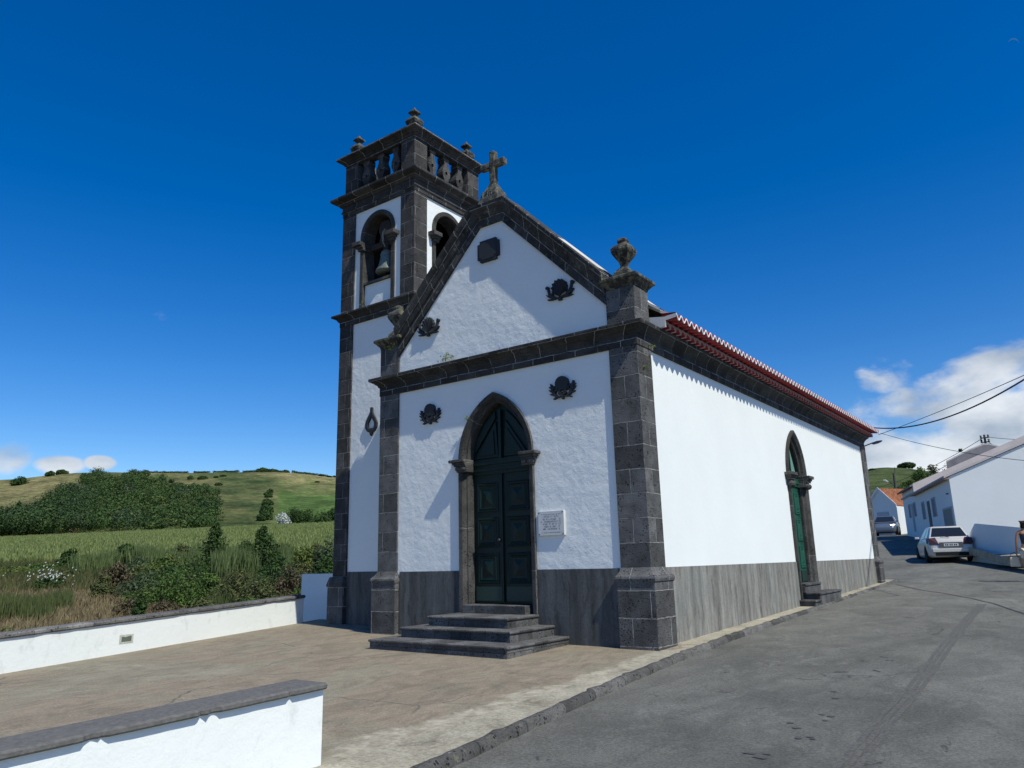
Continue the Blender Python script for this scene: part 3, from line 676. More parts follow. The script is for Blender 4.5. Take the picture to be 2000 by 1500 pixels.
for sx in (-1, 1):   # fan-shaped fields over the transom
    tri = lambda P, y0, y1: m.prism([(XC+sx*a, b) for a, b in P], XZ(y0), 0, y1-y0)
    tri([(.08, 3.90), (.74, 3.90), (.14, 4.72)][::sx], YD-.015, YD+.04); tri([(.17, 3.96), (.60, 3.96), (.20, 4.52)][::sx], YD-.04, YD+.0)
    tri([(.78, 4.0), (.72, 4.3), (.45, 4.68), (.16, 4.95), (.14, 4.80)][::sx], YD-.02, YD+.04)
m.build('tympanum_panel', door_mat, dr)
m = M(); m.lathe(XC-.07, 2.05, [(.0, .25), (.035, .24), (.03, .21), (.04, .19), (.025, .17), (0, .165)], 10, 'y'); m.build('door_handle', metal_dark, dr)
# steps
m = M(); m.box(XC-.84, XC+.84, -.16, .34, .45, .69); m.build('threshold', stone_step, church, bevel=.01)
for x0, x1, y0, zb, zt in ((-5.42, -1.88, -2.06, -.3, .118), (-5.08, -2.22, -1.50, .0, .318), (-4.72, -2.60, -1.06, .2, .518)):
    m = M(); m.box(x0+.03, x1-.03, y0+.03, .05, zb, zt-.05); s_ = m.build('step', stone_step, church)
    m = M(); m.box(x0, x1, y0, .08, zt-.052, zt); m.build('tread', stone_step, s_, bevel=.014)
# ---- side door
SXf = lambda a, z, d: (-d, a, z)
m = M(); frame(m, SYC, SW, -.05, SS, SC2, [(0, .75), (0, .11), (.04, .08), (.08, .10), (.12, .02), (.2, -.035), (.27, -.035), (.28, .1)], SXf); fr = m.build('side_door_frame', stone_frame, church)
for s_ in (-1, 1):
    a, b = sorted((SYC+s_*(SW-.06), SYC+s_*(SW+.29))); m = M()
    for z0, z1, e, f in ((3.58, 3.62, .02, .03), (3.62, 3.72, .02, .03), (3.72, 3.78, .08, .08), (3.78, 3.84, .12, .11), (3.84, 3.93, .17, .16)):
        m.box(-.3, .03+f, a-(e if s_ < 0 else 0), b+(e if s_ > 0 else 0), z0, z1)
    for k in (.04, .26): m.lathe(.05, SYC+s_*(SW+k), [(.02, 3.52), (.075, 3.55), (.10, 3.61), (.075, 3.67), (.02, 3.70)], 12)
    m.build('impost_capital', stone_frame, fr, bevel=.008)
m = M(); m.prism(arch(SYC, SW+.03, .7, SS, SC2), YZ(-.235), 0, .1); sd = m.build('side_door', door_side_mat, church)
SF = lambda a, z, d: (-.20-(d-.26), a, z)
leaf(SYC-SW, SYC-.01, .78, 3.60, .26, SF, 'door_leaf', sd, door_side_mat); leaf(SYC+.01, SYC+SW, .78, 3.60, .26, SF, 'door_leaf', sd, door_side_mat)
m = M()
for z0, z1, x in ((3.60, 3.68, -.17), (3.68, 3.76, -.14), (3.76, 3.84, -.16)): m.box(-.30, x, SYC-SW, SYC+SW, z0, z1)
m.box(-.30, -.16, SYC-.03, SYC+.03, 3.84, 4.95); m.build('transom', door_side_mat, sd)
m = M(); m.prism([(SYC-.08, 3.95), (SYC-.55, 3.95), (SYC-.1, 4.8)], lambda a, b, d: (-.19-d, a, b), 0, .03); m.prism([(SYC+.08, 3.95), (SYC+.55, 3.95), (SYC+.1, 4.8)], lambda a, b, d: (-.19-d, a, b), 0, .03); m.build('tympanum_panel', plain('pale_green_pane', (.16, .30, .24), .4, .5), sd)
m = M(); m.box(-.5, .07, SYC-SW-.02, SYC+SW+.28, .5, .70); m.box(-.5, .10, SYC-SW-.02, SYC+SW+.28, .70, .765); m.build('threshold', stone_step, church, bevel=.01)
for y0, y1, x1, zt in ((9.62, 12.05, .44, .51), (9.12, 9.70, .43, .33)):
    m = M(); m.box(-.05, x1-.03, y0+.03, y1-.03, -.1, zt-.055); s_ = m.build('side_step', stone_step, church)
    m = M(); m.box(-.05, x1, y0, y1, zt-.057, zt); m.build('tread', stone_step, s_, bevel=.012)
# ---- wall ornaments
def disc(cx, cz, r, n=24, sq=1., lob=0, la=.0): return [(cx+r*(1+la*math.cos(lob*2*math.pi*k/n))*math.cos(2*math.pi*k/n), cz+sq*r*(1+la*math.cos(lob*2*math.pi*k/n))*math.sin(2*math.pi*k/n)) for k in range(n)]
def limb(m, pts, w, y, th=.05, n=1):
    P = [Vector(p) for p in pts]; L = []; Rr = []
    for i, p in enumerate(P):
        d = (P[min(i+1, len(P)-1)]-P[max(i-1, 0)]).normalized(); nn = Vector((-d.y, d.x)); ww = w[i] if isinstance(w, list) else w
        L.append(p+nn*ww/2); Rr.append(p-nn*ww/2)
    m.prism([(v.x, v.y) for v in Rr]+[(v.x, v.y) for v in L[::-1]], XZ(y), 0, th+.05)
def shell_scroll(cx, cz, y=-.025):
    """scallop shell over a pair of curled acanthus sprays"""
    m = M()
    for s in (-1, 1):
        X = lambda a, b: (cx+s*a, cz+b)
        limb(m, [X(.0, -.27), X(.10, -.245), X(.20, -.20), X(.27, -.11), X(.30, .0), X(.325, .12)], [.03, .06, .08, .07, .05, .035], y)
        m.prism(disc(cx+s*.345, cz+.15, .047, 12), XZ(y), 0, .09)
        limb(m, [X(.12, -.25), X(.22, -.26), X(.34, -.245)], [.05, .05, .03], y+.004); limb(m, [X(.20, -.20), X(.30, -.14), X(.375, -.04)], [.05, .05, .02], y+.006); limb(m, [X(.17, -.21), X(.20, -.12), X(.215, -.02)], [.05, .04, .02], y+.008)
    m.prism([(cx-.02, cz-.20), (cx+.02, cz-.20), (cx+.045, cz-.36), (cx-.045, cz-.36)], XZ(y+.003), 0, .06)
    for v in m.v: v.x = cx+(v.x-cx)*.94; v.z = cz+(v.z-cz)*(.84 if v.z > cz else .62)
    n = 9; r = .185; base = (cx, cz-.14)
    for k in range(n):
        a0 = R(-38+256*k/n); a1 = R(-38+256*(k+1)/n); am = (a0+a1)/2
        P = [(cx+r*math.cos(a)*(1.0 if a in (a0, a1) else 1.07), cz+.065+r*1.0*math.sin(a)*(1.0 if a in (a0, a1) else 1.07)) for a in (a0, am, a1)]
        b = (base[0], y, base[1]); q = [(p[0], y+(.0 if i != 1 else -.045), p[1]) for i, p in enumerate(P)]
        m.face([b, q[0], q[1]]); m.face([b, q[1], q[2]])
        for i in (0, 1): m.face([q[i], q[i+1], (q[i+1][0], .06, q[i+1][2]), (q[i][0], .06, q[i][2])])
    return m.build('shell_ornament', emblem_mat, church, weld=False)
def rose_oak(cx, cz, y=-.025):
    """round head over crossed oak twigs"""
    m = M(); m.prism(disc(cx, cz+.12, .19, 26, 1.0, 13, .018)[:], XZ(y-.01), 0, .09)
    for q in ((-.08, -.12, .04), (-.16, -.085, .04), (.10, -.10, .045), (.17, -.06, .04), (-.01, -.10, .03)): m.prism(disc(cx+q[0], cz+q[1]+.04, q[2], 10), XZ(y-.006), 0, .07)
    m.prism(disc(cx-.065, cz-.10-.06, .05, 12), XZ(y-.004), 0, .07); m.prism(disc(cx+.065, cz-.10-.06, .05, 12), XZ(y-.002), 0, .07)
    limb(m, [(cx-.05, cz-.15), (cx, cz-.24), (cx+.01, cz-.33)], [.05, .08, .04], y-.001); limb(m, [(cx+.05, cz-.15), (cx, cz-.22)], [.05, .06], y+.001)
    for s in (-1, 1):
        X = lambda a, b: (cx+s*a, cz+b)
        limb(m, [X(0, -.24), X(.13, -.26), X(.22, -.19), X(.28, -.08), X(.31, .04), X(.33, .14)], [.025, .045, .07, .065, .045, .025], y)
        for a, b, c2, d in ((.14, -.25, .26, -.30), (.24, -.18, .36, -.15), (.28, -.10, .385, -.02), (.30, 0, .38, .06), (.22, -.14, .19, -.02), (.27, -.04, .23, .07)): limb(m, [X(a, b), X((a+c2)/2, (b+d)/2), X(c2, d)], [.035, .045, .022], y+.004)
    for v in m.v: v.x = cx+(v.x-cx)*.86; v.z = cz+(v.z-cz)*.78
    return m.build('oak_ornament', emblem_mat, church, weld=False)
shell_scroll(-5.67, 7.30)['label'] = 'shell relief low on the left of the gable'; shell_scroll(-1.77, 7.34)['label'] = 'shell relief low on the right of the gable'
rose_oak(-5.61, 5.11)['label'] = 'round relief with oak twigs left of the door arch'; rose_oak(-1.81, 5.17)['label'] = 'round relief with oak twigs right of the door arch'
m = M(); a, h, q, y0 = .315, .27, .075, -.03; cx, cz = -3.73, 8.83; P = []
for sx, sz in ((1, 1), (-1, 1), (-1, -1), (1, -1)):
    arc = [(cx+sx*(a-q*math.cos(R(90*k/4))), cz+sz*(h-q*math.sin(R(90*k/4)))) for k in range(5)]
    arc = [(cx+sx*a, cz+sz*(h-q)), (cx+sx*(a-q), cz+sz*(h-q*.9)), (cx+sx*(a-q), cz+sz*h)]
    P += arc if sx*sz > 0 else arc[::-1]
m.prism(P, XZ(y0), 0, .12); m.prism([(cx+(x-cx)*.8, cz+(z-cz)*.8) for x, z in P], XZ(y0-.012), 0, .02); m.build('stone_cartouche', emblem_mat, church, weld=False)
# marble plaque with faded lettering
m = M(); m.box(-2.53, -1.89, -.015, .06, 2.09, 2.59); pq = m.build('marble_plaque', marble, church, bevel=.004)
m = M(); r2 = random.Random(3)
rows = [(2.515, .018, -2.44, -1.99), (2.465, .030, -2.40, -2.02), (2.41, .030, -2.42, -1.97), (2.36, .032, -2.45, -1.96), (2.31, .032, -2.40, -1.98), (2.26, .032, -2.37, -1.98), (2.21, .032, -2.40, -1.98), (2.145, .016, -2.45, -1.94)]
for z, h, x0, x1 in rows:
    x = x0
    while x < x1:
        w = r2.uniform(.009, .016) if h > .02 else r2.uniform(.005, .009); mode = r2.random()
        if mode < .8:
            m.box(x, x+w*.3, -.0175, -.01, z, z+h)
            if mode < .5:
                zz = z+r2.choice((0, .4, .78))*h; m.box(x+w*.31, x+w, -.0172, -.01, zz, zz+h*.22)
        x += w*1.45+(.015 if r2.random() < .16 else 0)
m.build('plaque_lettering', ink, pq, weld=False)
for x in (-2.50, -1.92):
    for z in (2.12, 2.56):
        m = M(); m.lathe(x, z, [(.0, -.024), (.012, -.022), (.014, -.014), (0, -.013)], 8, 'y'); m.build('plaque_screw', metal_dark, pq)
# ---- bell tower
TX0, TX1, TY0, TY1 = -10.37, -7.33, 1.2, 4.24; PW = .54; TCX = (TX0+TX1)/2; TCY = (TY0+TY1)/2
BW, BZ, BS = .57, 9.76, 11.22
m = M()
# lower shaft
m.box(TX0+.05, TX1-.05, TY0+.05, TY1-.05, -.3, 8.9)
tower = m.build('tower_wall', white_front, church)
m = M()   # belfry walls: front and right side pierced by round arches
hole = arch(TCX, BW+.10, 8.8, BS, 0)
m.prism([(TX0+.05, 8.8)]+hole+[(TX1-.05, 8.8), (TX1-.05, 12.3), (TX0+.05, 12.3)], XZ(TY0+.05), 0, .45)
hole = arch(TCY, BW+.10, 8.8, BS, 0)
m.prism([(TY0+.5, 8.8)]+hole+[(TY1-.05, 8.8), (TY1-.05, 12.3), (TY0+.5, 12.3)], YZ(TX1-.05), 0, .45)
m.box(TX0+.05, TX0+.45, TY0+.5, TY1-.05, 8.8, 12.3); m.box(TX0+.45, TX1-.5, TY1-.45, TY1-.05, 8.8, 12.3)
m.box(TCX-BW+.0, TCX+BW, TY0+.10, TY0+.40, 8.8, BZ-.05); m.box(TX1-.4, TX1-.10, TCY-BW, TCY+BW, 8.8, BZ-.05)
m.build('belfry_wall', white_front, tower)
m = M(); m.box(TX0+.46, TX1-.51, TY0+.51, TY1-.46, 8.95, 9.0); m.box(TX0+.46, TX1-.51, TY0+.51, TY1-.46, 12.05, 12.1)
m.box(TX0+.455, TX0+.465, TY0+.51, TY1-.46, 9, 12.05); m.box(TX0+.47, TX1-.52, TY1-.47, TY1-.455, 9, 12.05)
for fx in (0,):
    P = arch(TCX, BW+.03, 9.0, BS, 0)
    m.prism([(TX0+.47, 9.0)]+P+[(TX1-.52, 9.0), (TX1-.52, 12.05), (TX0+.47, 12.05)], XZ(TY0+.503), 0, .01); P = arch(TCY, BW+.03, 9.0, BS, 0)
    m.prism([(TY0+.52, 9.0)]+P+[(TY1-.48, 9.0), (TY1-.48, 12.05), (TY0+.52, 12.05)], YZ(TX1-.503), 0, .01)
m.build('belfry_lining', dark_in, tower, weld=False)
# piers at the corners
for (ax, ay) in ((0, 0), (1, 0), (1, 1), (0, 1)):
    x0 = TX0 if ax == 0 else TX1-PW; y0 = TY0 if ay == 0 else TY1-PW
    x1, y1 = x0+PW, y0+PW
    m = M(); m.box(x0, x1, y0, y1, 1.2, 8.62); m.box(x0, x1, y0, y1, 8.9, 12.2); p = m.build('tower_pier', stone_tower, tower)
    l, r, f, b = [.10 if c else 0 for c in (ax == 0, ax == 1, ay == 0, ay == 1)]
    q = M(); q.box(x0-l, x1+r*0, y0-f, y1+b, -.35, 1.02); q.frust(x0-l*1.25, x1+r*0+.002, y0-f*1.25, y1+b*1.25, 1.02, 1.10, .0); q.frust(x0-l*1.2, x1+.004, y0-f*1.2, y1+b*1.2, 1.10, 1.28, .06 if l else 0, .05)
    q.build('pier_base', stone_big, p, bevel=.012)
m = M(); m.box(TX0+PW-.03, TX1-PW+.4, TY0+.03, TY0+.3, -.3, 1.41); m.build('tower_plinth', plinth_front, tower)
SQ = [(TX0, TY1), (TX0, TY0), (TX1, TY0), (TX1, TY1)]
m = M(); mitre_sweep(m, SQ, [(-.2, 8.55), (.015, 8.55), (.015, 8.70), (.05, 8.72), (.08, 8.78), (.14, 8.82), (.20, 8.84), (.20, 8.90), (.13, 8.93), (-.3, 8.985)], closed=True); m.build('tower_ledge', stone_band, tower, bevel=.008)
m = M(); mitre_sweep(m, SQ, [(-.2, 12.12), (.015, 12.12), (.015, 12.24), (.05, 12.26), (.05, 12.31), (.025, 12.33), (.025, 12.45), (.08, 12.47), (.11, 12.53), (.20, 12.58), (.27, 12.61), (.30, 12.64), (.30, 12.71), (.22, 12.74), (-.6, 12.80)], closed=True); m.box(TX0+.1, TX1-.1, TY0+.1, TY1-.1, 12.15, 12.78); m.build('tower_cornice', stone_band, tower, bevel=.008)
m = M(); mitre_sweep(m, SQ, [(-.30, 13.84), (-.02, 13.84), (-.02, 13.90), (.02, 13.92), (.02, 13.96), (.06, 13.98), (.12, 14.03), (.17, 14.05), (.20, 14.07), (.20, 14.13), (.14, 14.16), (-.30, 14.20)], closed=True)
m.sweep([[(x, y, 13.84) if k == 0 else (x, y, 14.2) for k in (0, 1)] for x, y in [(TX0+.3, TY0+.3), (TX1-.3, TY0+.3), (TX1-.3, TY1-.3), (TX0+.3, TY1-.3), (TX0+.3, TY0+.3)]]); m.build('parapet_coping', stone_band, tower, bevel=.008)
for (ax, ay) in ((0, 0), (1, 0), (1, 1), (0, 1)):
    x0 = TX0+.03 if ax == 0 else TX1-PW-.03; y0 = TY0+.03 if ay == 0 else TY1-PW-.03
    m = M(); m.box(x0, x0+PW, y0, y0+PW, 12.74, 13.86); p = m.build('parapet_pier', stone_tower, tower)
    cx, cy = x0+PW/2, y0+PW/2
    m = M(); m.squarelathe(cx, cy, [(.17, 14.17), (.14, 14.24), (.09, 14.28), (.12, 14.36), (.19, 14.46), (.22, 14.55), (.19, 14.63), (.10, 14.69), (.065, 14.74), (.065, 14.80), (.15, 14.84), (.15, 14.88), (.09, 14.93), (.05, 14.98), (.01, 15.06)]); m.build('finial', stone_lichen, p, bevel=.006)
BP = [(.13, 0), (.13, .14), (.09, .20), (.085, .27), (.12, .36), (.165, .46), (.175, .55), (.165, .64), (.12, .74), (.085, .83), (.09, .90), (.13, .96), (.13, 1.10)]
def baluster(fn):
    m = M(); hz, hr = .55, .055; n = 16; D = .26
    L = [(-a, b) for a, b in BP]; Rr = [(a, b) for a, b in BP][::-1]; out = L+Rr
    # two halves round the hole
    hole = [(hr*math.cos(2*math.pi*k/n), hz+hr*math.sin(2*math.pi*k/n)) for k in range(n)]
    left = L+[(0, 1.10)]+[(hr*math.cos(R(90+180*k/8)), hz+hr*math.sin(R(90+180*k/8))) for k in range(9)]+[(0, 0)]
    right = [(-a, b) for a, b in left]
    for P in (left, right):
        for d in (0, D): m.face([fn(a, b, d) for a, b in P])
    for P in (out, hole):
        for i in range(len(P)):
            a, b = P[i], P[(i+1) % len(P)]; m.face([fn(a[0], a[1], 0), fn(b[0], b[1], 0), fn(b[0], b[1], D), fn(a[0], a[1], D)])
    return m.build('baluster', stone_tower, tower)
gap = (TX1-TX0-2*PW-.06)
for k in range(3):
    c = -gap/2+gap*(k+.5)/3
    baluster(lambda a, b, d: (TCX+c+a, TY0+.10+d, 12.76+b)); baluster(lambda a, b, d: (TX1-.10-d, TCY+c+a, 12.76+b))
    baluster(lambda a, b, d: (TX0+.10+d, TCY+c+a, 12.76+b)); baluster(lambda a, b, d: (TCX+c+a, TY1-.10-d, 12.76+b))
# belfry arches
for side in (0, 1):
    fn = (lambda a, z, d: (a, TY0+.05+d, z)) if side == 0 else (lambda a, z, d: (TX1-.05-d, a, z)); c = TCX if side == 0 else TCY
    m = M(); frame(m, c, BW, 8.98, BS, 0, [(0, .40), (0, .0), (.02, -.045), (.145, -.045), (.15, .02)], fn); af = m.build('belfry_arch', stone_frame, tower)
    m = M(); P = [fn(c-BW, BZ-.06, -.02), fn(c+BW, BZ, .40)]; x0, x1 = sorted((P[0][0], P[1][0])); y0, y1 = sorted((P[0][1], P[1][1])); m.box(x0, x1, y0, y1, BZ-.07, BZ); m.build('sill', stone_frame, af)
    for s_ in (-1, 1):
        m = M()
        for z0, z1, e, f in ((10.78, 10.86, .02, .07), (10.86, 10.92, .08, .12), (10.92, 11.04, .16, .20)):
            a0, a1 = sorted((c+s_*(BW-.05), c+s_*(BW+.15+e))); P = [fn(a0, z0, -.045-f), fn(a1, z1, .3)]; x0, x1 = sorted((P[0][0], P[1][0])); y0, y1 = sorted((P[0][1], P[1][1])); m.box(x0, x1, y0, y1, z0, z1)
        m.build('arch_impost', stone_frame, af, bevel=.006)
# pierced drop ornament on the tower front
m = M(); cx, cz = -8.95, 5.50
O = [(0, .42), (.035, .40), (.04, .30), (.07, .22), (.17, .08), (.235, -.05), (.225, -.17), (.14, -.27), (.05, -.30), (.04, -.36), (0, -.40)]
I = [(0, .17), (.05, .08), (.12, -.02), (.135, -.10), (.11, -.18), (.05, -.21), (0, -.17)]
for s_ in (-1, 1): m.prism([(cx+s_*a, cz+b) for a, b in O]+[(cx+s_*a, cz+b) for a, b in I[::-1]], XZ(TY0-.01), 0, .08)
m.build('drop_ornament', emblem_mat, tower, weld=False)
# bell, yoke and clapper hang in the front arch
bell = empty('church_bell', ((TCX+.20)*K, (TY0+.26)*K, 10.12*K), label='weathered bronze bell hanging in the front belfry arch', cat='bell')
m = M(); m.lathe(0, 0, [(.35, -.16), (.345, -.10), (.30, -.03), (.25, .10), (.22, .26), (.205, .42), (.18, .50), (.10, .54), (.05, .55)], 28); m.lathe(0, 0, [(.205, .38), (.222, .40), (.205, .42)], 28); m.lathe(0, 0, [(.255, .06), (.272, .08), (.255, .1)], 28); m.build('bell_body', bronze, bell, smooth=True)
m = M(); m.tube([(0, 0, .2), (0, 0, -.12)], .02); m.lathe(0, 0, [(.01, -.20), (.06, -.17), (.06, -.11), (.01, -.08)], 10); m.build('clapper', metal_dark, bell)
m = M(); m.box(-.09, .09, -.09, .09, .54, .70); m.box(-.66, .30, -.07, .07, .68, .86); m.prism([(-.30, .86), (.16, .86), (.14, 1.05), (.20, 1.22), (.10, 1.5), (-.24, 1.5), (-.33, 1.25), (-.26, 1.05)], lambda a, b, d: (a, -.06+d, b), 0, .12); m.build('wooden_yoke', wood_dark, bell)
m = M(); m.tube([(.02, -.16, 1.18), (-.03, -.18, 1.10), (-.05, -.19, .95), (-.03, -.18, .78), (.03, -.14, .62)], .014); m.tube([(.05, -.15, 1.18), (.0, -.17, 1.10), (-.02, -.18, .95), (.0, -.17, .80)], .010); m.build('bell_rope', plain('pale_rope', (.38, .33, .27), .9, .1), bell)
# ------------------------------------------------------------------ boundary walls of the plaza
coping_mat = stone('basalt_coping', 1.6, 5, .008, .15, tint=(1, .97, .93), mcol=.04)
cement_cop = plain('worn_grey_coping', (.155, .150, .142), .9, .2, var=.35, scale=28, bump=.8)
def wall_run(name, path, w, zb, zt, coph, over, wmat, lip=0, chips=(), cmat=None, **t):
    """path of (x, y) for the face towards the plaza; wall body lies to its left"""
    root = empty(name, (path[0][0]*K, path[0][1]*K, 0), **t); ox, oy = path[0]
    m = M()
    n = len(path)
    for i in range(n-1):
        a, b = Vector(path[i]), Vector(path[i+1]); d = (b-a).normalized(); nn = Vector((-d.y, d.x))
        for p, q, s in ((a, b, 1), (a+nn*w, b+nn*w, -1)): m.face([(p.x-ox, p.y-oy, zb(p.y)), (q.x-ox, q.y-oy, zb(q.y)), (q.x-ox, q.y-oy, zt(q.y)-coph), (p.x-ox, p.y-oy, zt(p.y)-coph)])
        if i in (0,): p, q = a, a+nn*w; m.face([(p.x-ox, p.y-oy, zb(p.y)), (q.x-ox, q.y-oy, zb(p.y)), (q.x-ox, q.y-oy, zt(p.y)-coph), (p.x-ox, p.y-oy, zt(p.y)-coph)])
        if i == n-2: p, q = b, b+nn*w; m.face([(p.x-ox, p.y-oy, zb(p.y)), (q.x-ox, q.y-oy, zb(p.y)), (q.x-ox, q.y-oy, zt(p.y)-coph), (p.x-ox, p.y-oy, zt(p.y)-coph)])
    m.build('wall_body', wmat, root)
    c = M(); rings = []
    for i in range(n-1):
        a, b = Vector(path[i]), Vector(path[i+1]); d = (b-a).normalized(); nn = Vector((-d.y, d.x)); L = (b-a).length; k = max(2, int(L/(.025 if chips else .10)))
        for j in range(k+(i == n-2)):
            p = a+(b-a)*(j/k); z = zt(p.y); r = mnoise.noise(Vector((p.x*3, p.y*3, 5)))*lip; r2 = max(0, mnoise.noise(Vector((p.x*1.3, p.y*1.3, 9)))-.28)*lip*4
            r2 += sum(.038*max(0, 1-abs(p.y-cy)/cw)**.5 for cy, cw in chips); o = over-max(0, r)-r2; q = p-nn*o; e = p+nn*(w+over)
            rings.append([(q.x-ox+nn.x*.02, q.y-oy+nn.y*.02, z-coph), (q.x-ox, q.y-oy, z-coph*.72), (q.x-ox, q.y-oy, z-coph*.25), (q.x-ox+nn.x*.03, q.y-oy+nn.y*.03, z-r2*.3), (e.x-ox-nn.x*.03, e.y-oy-nn.y*.03, z), (e.x-ox, e.y-oy, z-coph*.3), (e.x-ox, e.y-oy, z-coph)])
    c.sweep(rings); c.face(rings[0]); c.face(rings[-1]); c.build('coping', cmat or coping_mat, root)
    return root
ys_ = [1.15, -3, -8, -14, -26]
fw = wall_run('parapet_wall', [(far_x(y), y) for y in ys_][::-1], .34, lambda y: plaza_z(-11, y)-.6, lambda y: .80+.032*(y-1.3), .085, .055, white_dirty, lip=.012,
         label='long low white parapet wall with grey coping along the valley edge of the plaza', cat='wall')
# a weathered niche in its face
m = M(); y0 = -4.72; xx = far_x(y0); d = Vector((-.245, 1)).normalized()
def onwall(s, z, o): return (xx+d.x*s+o*.97-path0[0], y0+d.y*s+o*.24-path0[1], z)
path0 = (far_x(-26), -26)
m.face([onwall(-.05, .09, .006), onwall(.30, .09, .006), onwall(.30, .27, .006), onwall(-.05, .27, .006)]); fr0 = m.build('niche_frame', plain('worn_cream_plaster', (.55, .56, .48), .9, .1, var=.3, scale=30), fw)
m = M(); m.face([onwall(.0, .13, .010), onwall(.25, .13, .010), onwall(.25, .24, .010), onwall(.10, .22, .010), onwall(.0, .235, .010)]); m.build('niche_grating', plain('mossy_grey', (.16, .18, .15), .9, .1, var=.5, scale=60), fr0)
nw = wall_run('street_wall', [(.40, -26), (.40, -16), (.40, -8.06)], .40, lambda y: plaza_z(0, y)-.3, lambda y: (.495+.0235*(y+8.06)), .058, .062, white_dirty, lip=.012, chips=((-8.47, .02), (-9.25, .06), (-9.36, .03), (-10.16, .025), (-10.24, .07), (-11.9, .05)), cmat=cement_cop,
         label='low white wall with chipped grey coping in the near left corner beside the road', cat='wall')
m = M(); m.box(-2.35, .0, 0, .28, -1.8, 1.36); rw = m.build('return_wall', white_front)
rw.location = (-10.35*K, 1.98*K, 0); tag(rw, label='short tall white wall in shade joining the bell tower', cat='wall')
# ------------------------------------------------------------------ foliage helpers
def leaf_mat(name, dark, light, trans=.25, rough=.7):
    m = Mat(name, rough, .2); g = m.n('ShaderNodeNewGeometry'); ob = m.coord()
    f = m.math('ADD', m.math('MULTIPLY', g.outputs['Random Per Island'], .55), m.math('MULTIPLY', m.noise(ob, .9, 4), .55))
    c = m.ramp(f, [(.25, dark), (.8, light)]); m.col(c)
    tr = m.n('ShaderNodeBsdfTranslucent'); m.l(c, tr.inputs[0]); mx = m.n('ShaderNodeMixShader'); mx.inputs[0].default_value = trans
    m.l(m.b.outputs[0], mx.inputs[1]); m.l(tr.outputs[0], mx.inputs[2]); m.l(mx.outputs[0], m.t.nodes['Material Output'].inputs[0]); return m.m
LM = dict(dark=leaf_mat('dark_leaves', (.014, .036, .011), (.062, .115, .026)), mid=leaf_mat('mid_leaves', (.030, .065, .014), (.115, .185, .040)), lime=leaf_mat('yellowish_leaves', (.05, .075, .015), (.15, .19, .045)),
          grey=leaf_mat('greyish_leaves', (.030, .050, .022), (.10, .14, .065)), brown=leaf_mat('brownish_twigs', (.045, .040, .022), (.15, .12, .065)), olive=leaf_mat('olive_leaves', (.040, .055, .018), (.13, .14, .05)),
          reed=leaf_mat('reed_blades', (.040, .075, .022), (.20, .26, .10), .3), rush=leaf_mat('rush_blades', (.045, .075, .022), (.17, .20, .075), .35), corn=leaf_mat('corn_leaves', (.13, .17, .04), (.36, .40, .15), .45), dry=leaf_mat('dry_stalks', (.13, .10, .055), (.33, .27, .15)), white=leaf_mat('white_blossom', (.35, .37, .35), (.65, .67, .62)))
bark = plain('bark', (.07, .055, .04), .95, .1, var=.4, scale=8)
class Leaves:
    def __init__(s): s.v = []; s.f = []; s.mi = []; s.cur = 0
    def leaf(s, p, n, size, r, asp=1.):
        n = n.normalized(); a = n.orthogonal().normalized(); b = n.cross(a); th = r.uniform(0, 6.28); u = a*math.cos(th)+b*math.sin(th); w = n.cross(u); i = len(s.v)
        s.v += [p-u*size, p-w*size*.5*asp, p+u*size, p+w*size*.5*asp]; s.f.append((i, i+1, i+2, i+3)); s.mi.append(s.cur)
    def blob(s, c, rx, ry, rz, n, size, r, shell=.55, up=.35, coh=.8):
        for _ in range(n):
            d = Vector((r.gauss(0, 1), r.gauss(0, 1), r.gauss(0, 1))).normalized(); k = shell+(1-shell)*r.random()**.6; k *= 1+.12*r.gauss(0, 1)
            p = Vector((c[0]+d.x*rx*k, c[1]+d.y*ry*k, c[2]+d.z*rz*k)); nn = d*coh+Vector((r.gauss(0, .5), r.gauss(0, .5), r.gauss(0, .5)+up)); s.leaf(p, nn, size*r.uniform(.6, 1.4), r)
    def blade(s, p, h, w, r, lean=.25, bend=.3):
        a = r.uniform(0, 6.28); d = Vector((math.cos(a), math.sin(a), 0)); q = Vector((-d.y, d.x, 0))*w/2; l = d*h*lean*r.uniform(-.6, 1); i = len(s.v)
        top = p+Vector((0, 0, h))+l; mid = p+Vector((0, 0, h*.6))+l*.4
        s.v += [p-q, p+q, mid+q*.9, top, mid-q*.9]; s.f.append((i, i+1, i+2, i+3, i+4)); s.mi.append(0)
    def build(s, name, mat, parent=None, **t):
        me = bpy.data.meshes.new(name); me.from_pydata([tuple(p) for p in s.v], [], s.f)
        for q in (mat if isinstance(mat, list) else [mat]): me.materials.append(q)
        me.polygons.foreach_set('material_index', s.mi); me.update()
        o = bpy.data.objects.new(name, me); S.collection.objects.link(o)
        if parent: o.parent = parent
        tag(o, **t); return o
def topz(px, D, ytop): return CZ+(horizon_y(px)-ytop)*.947*D/1464
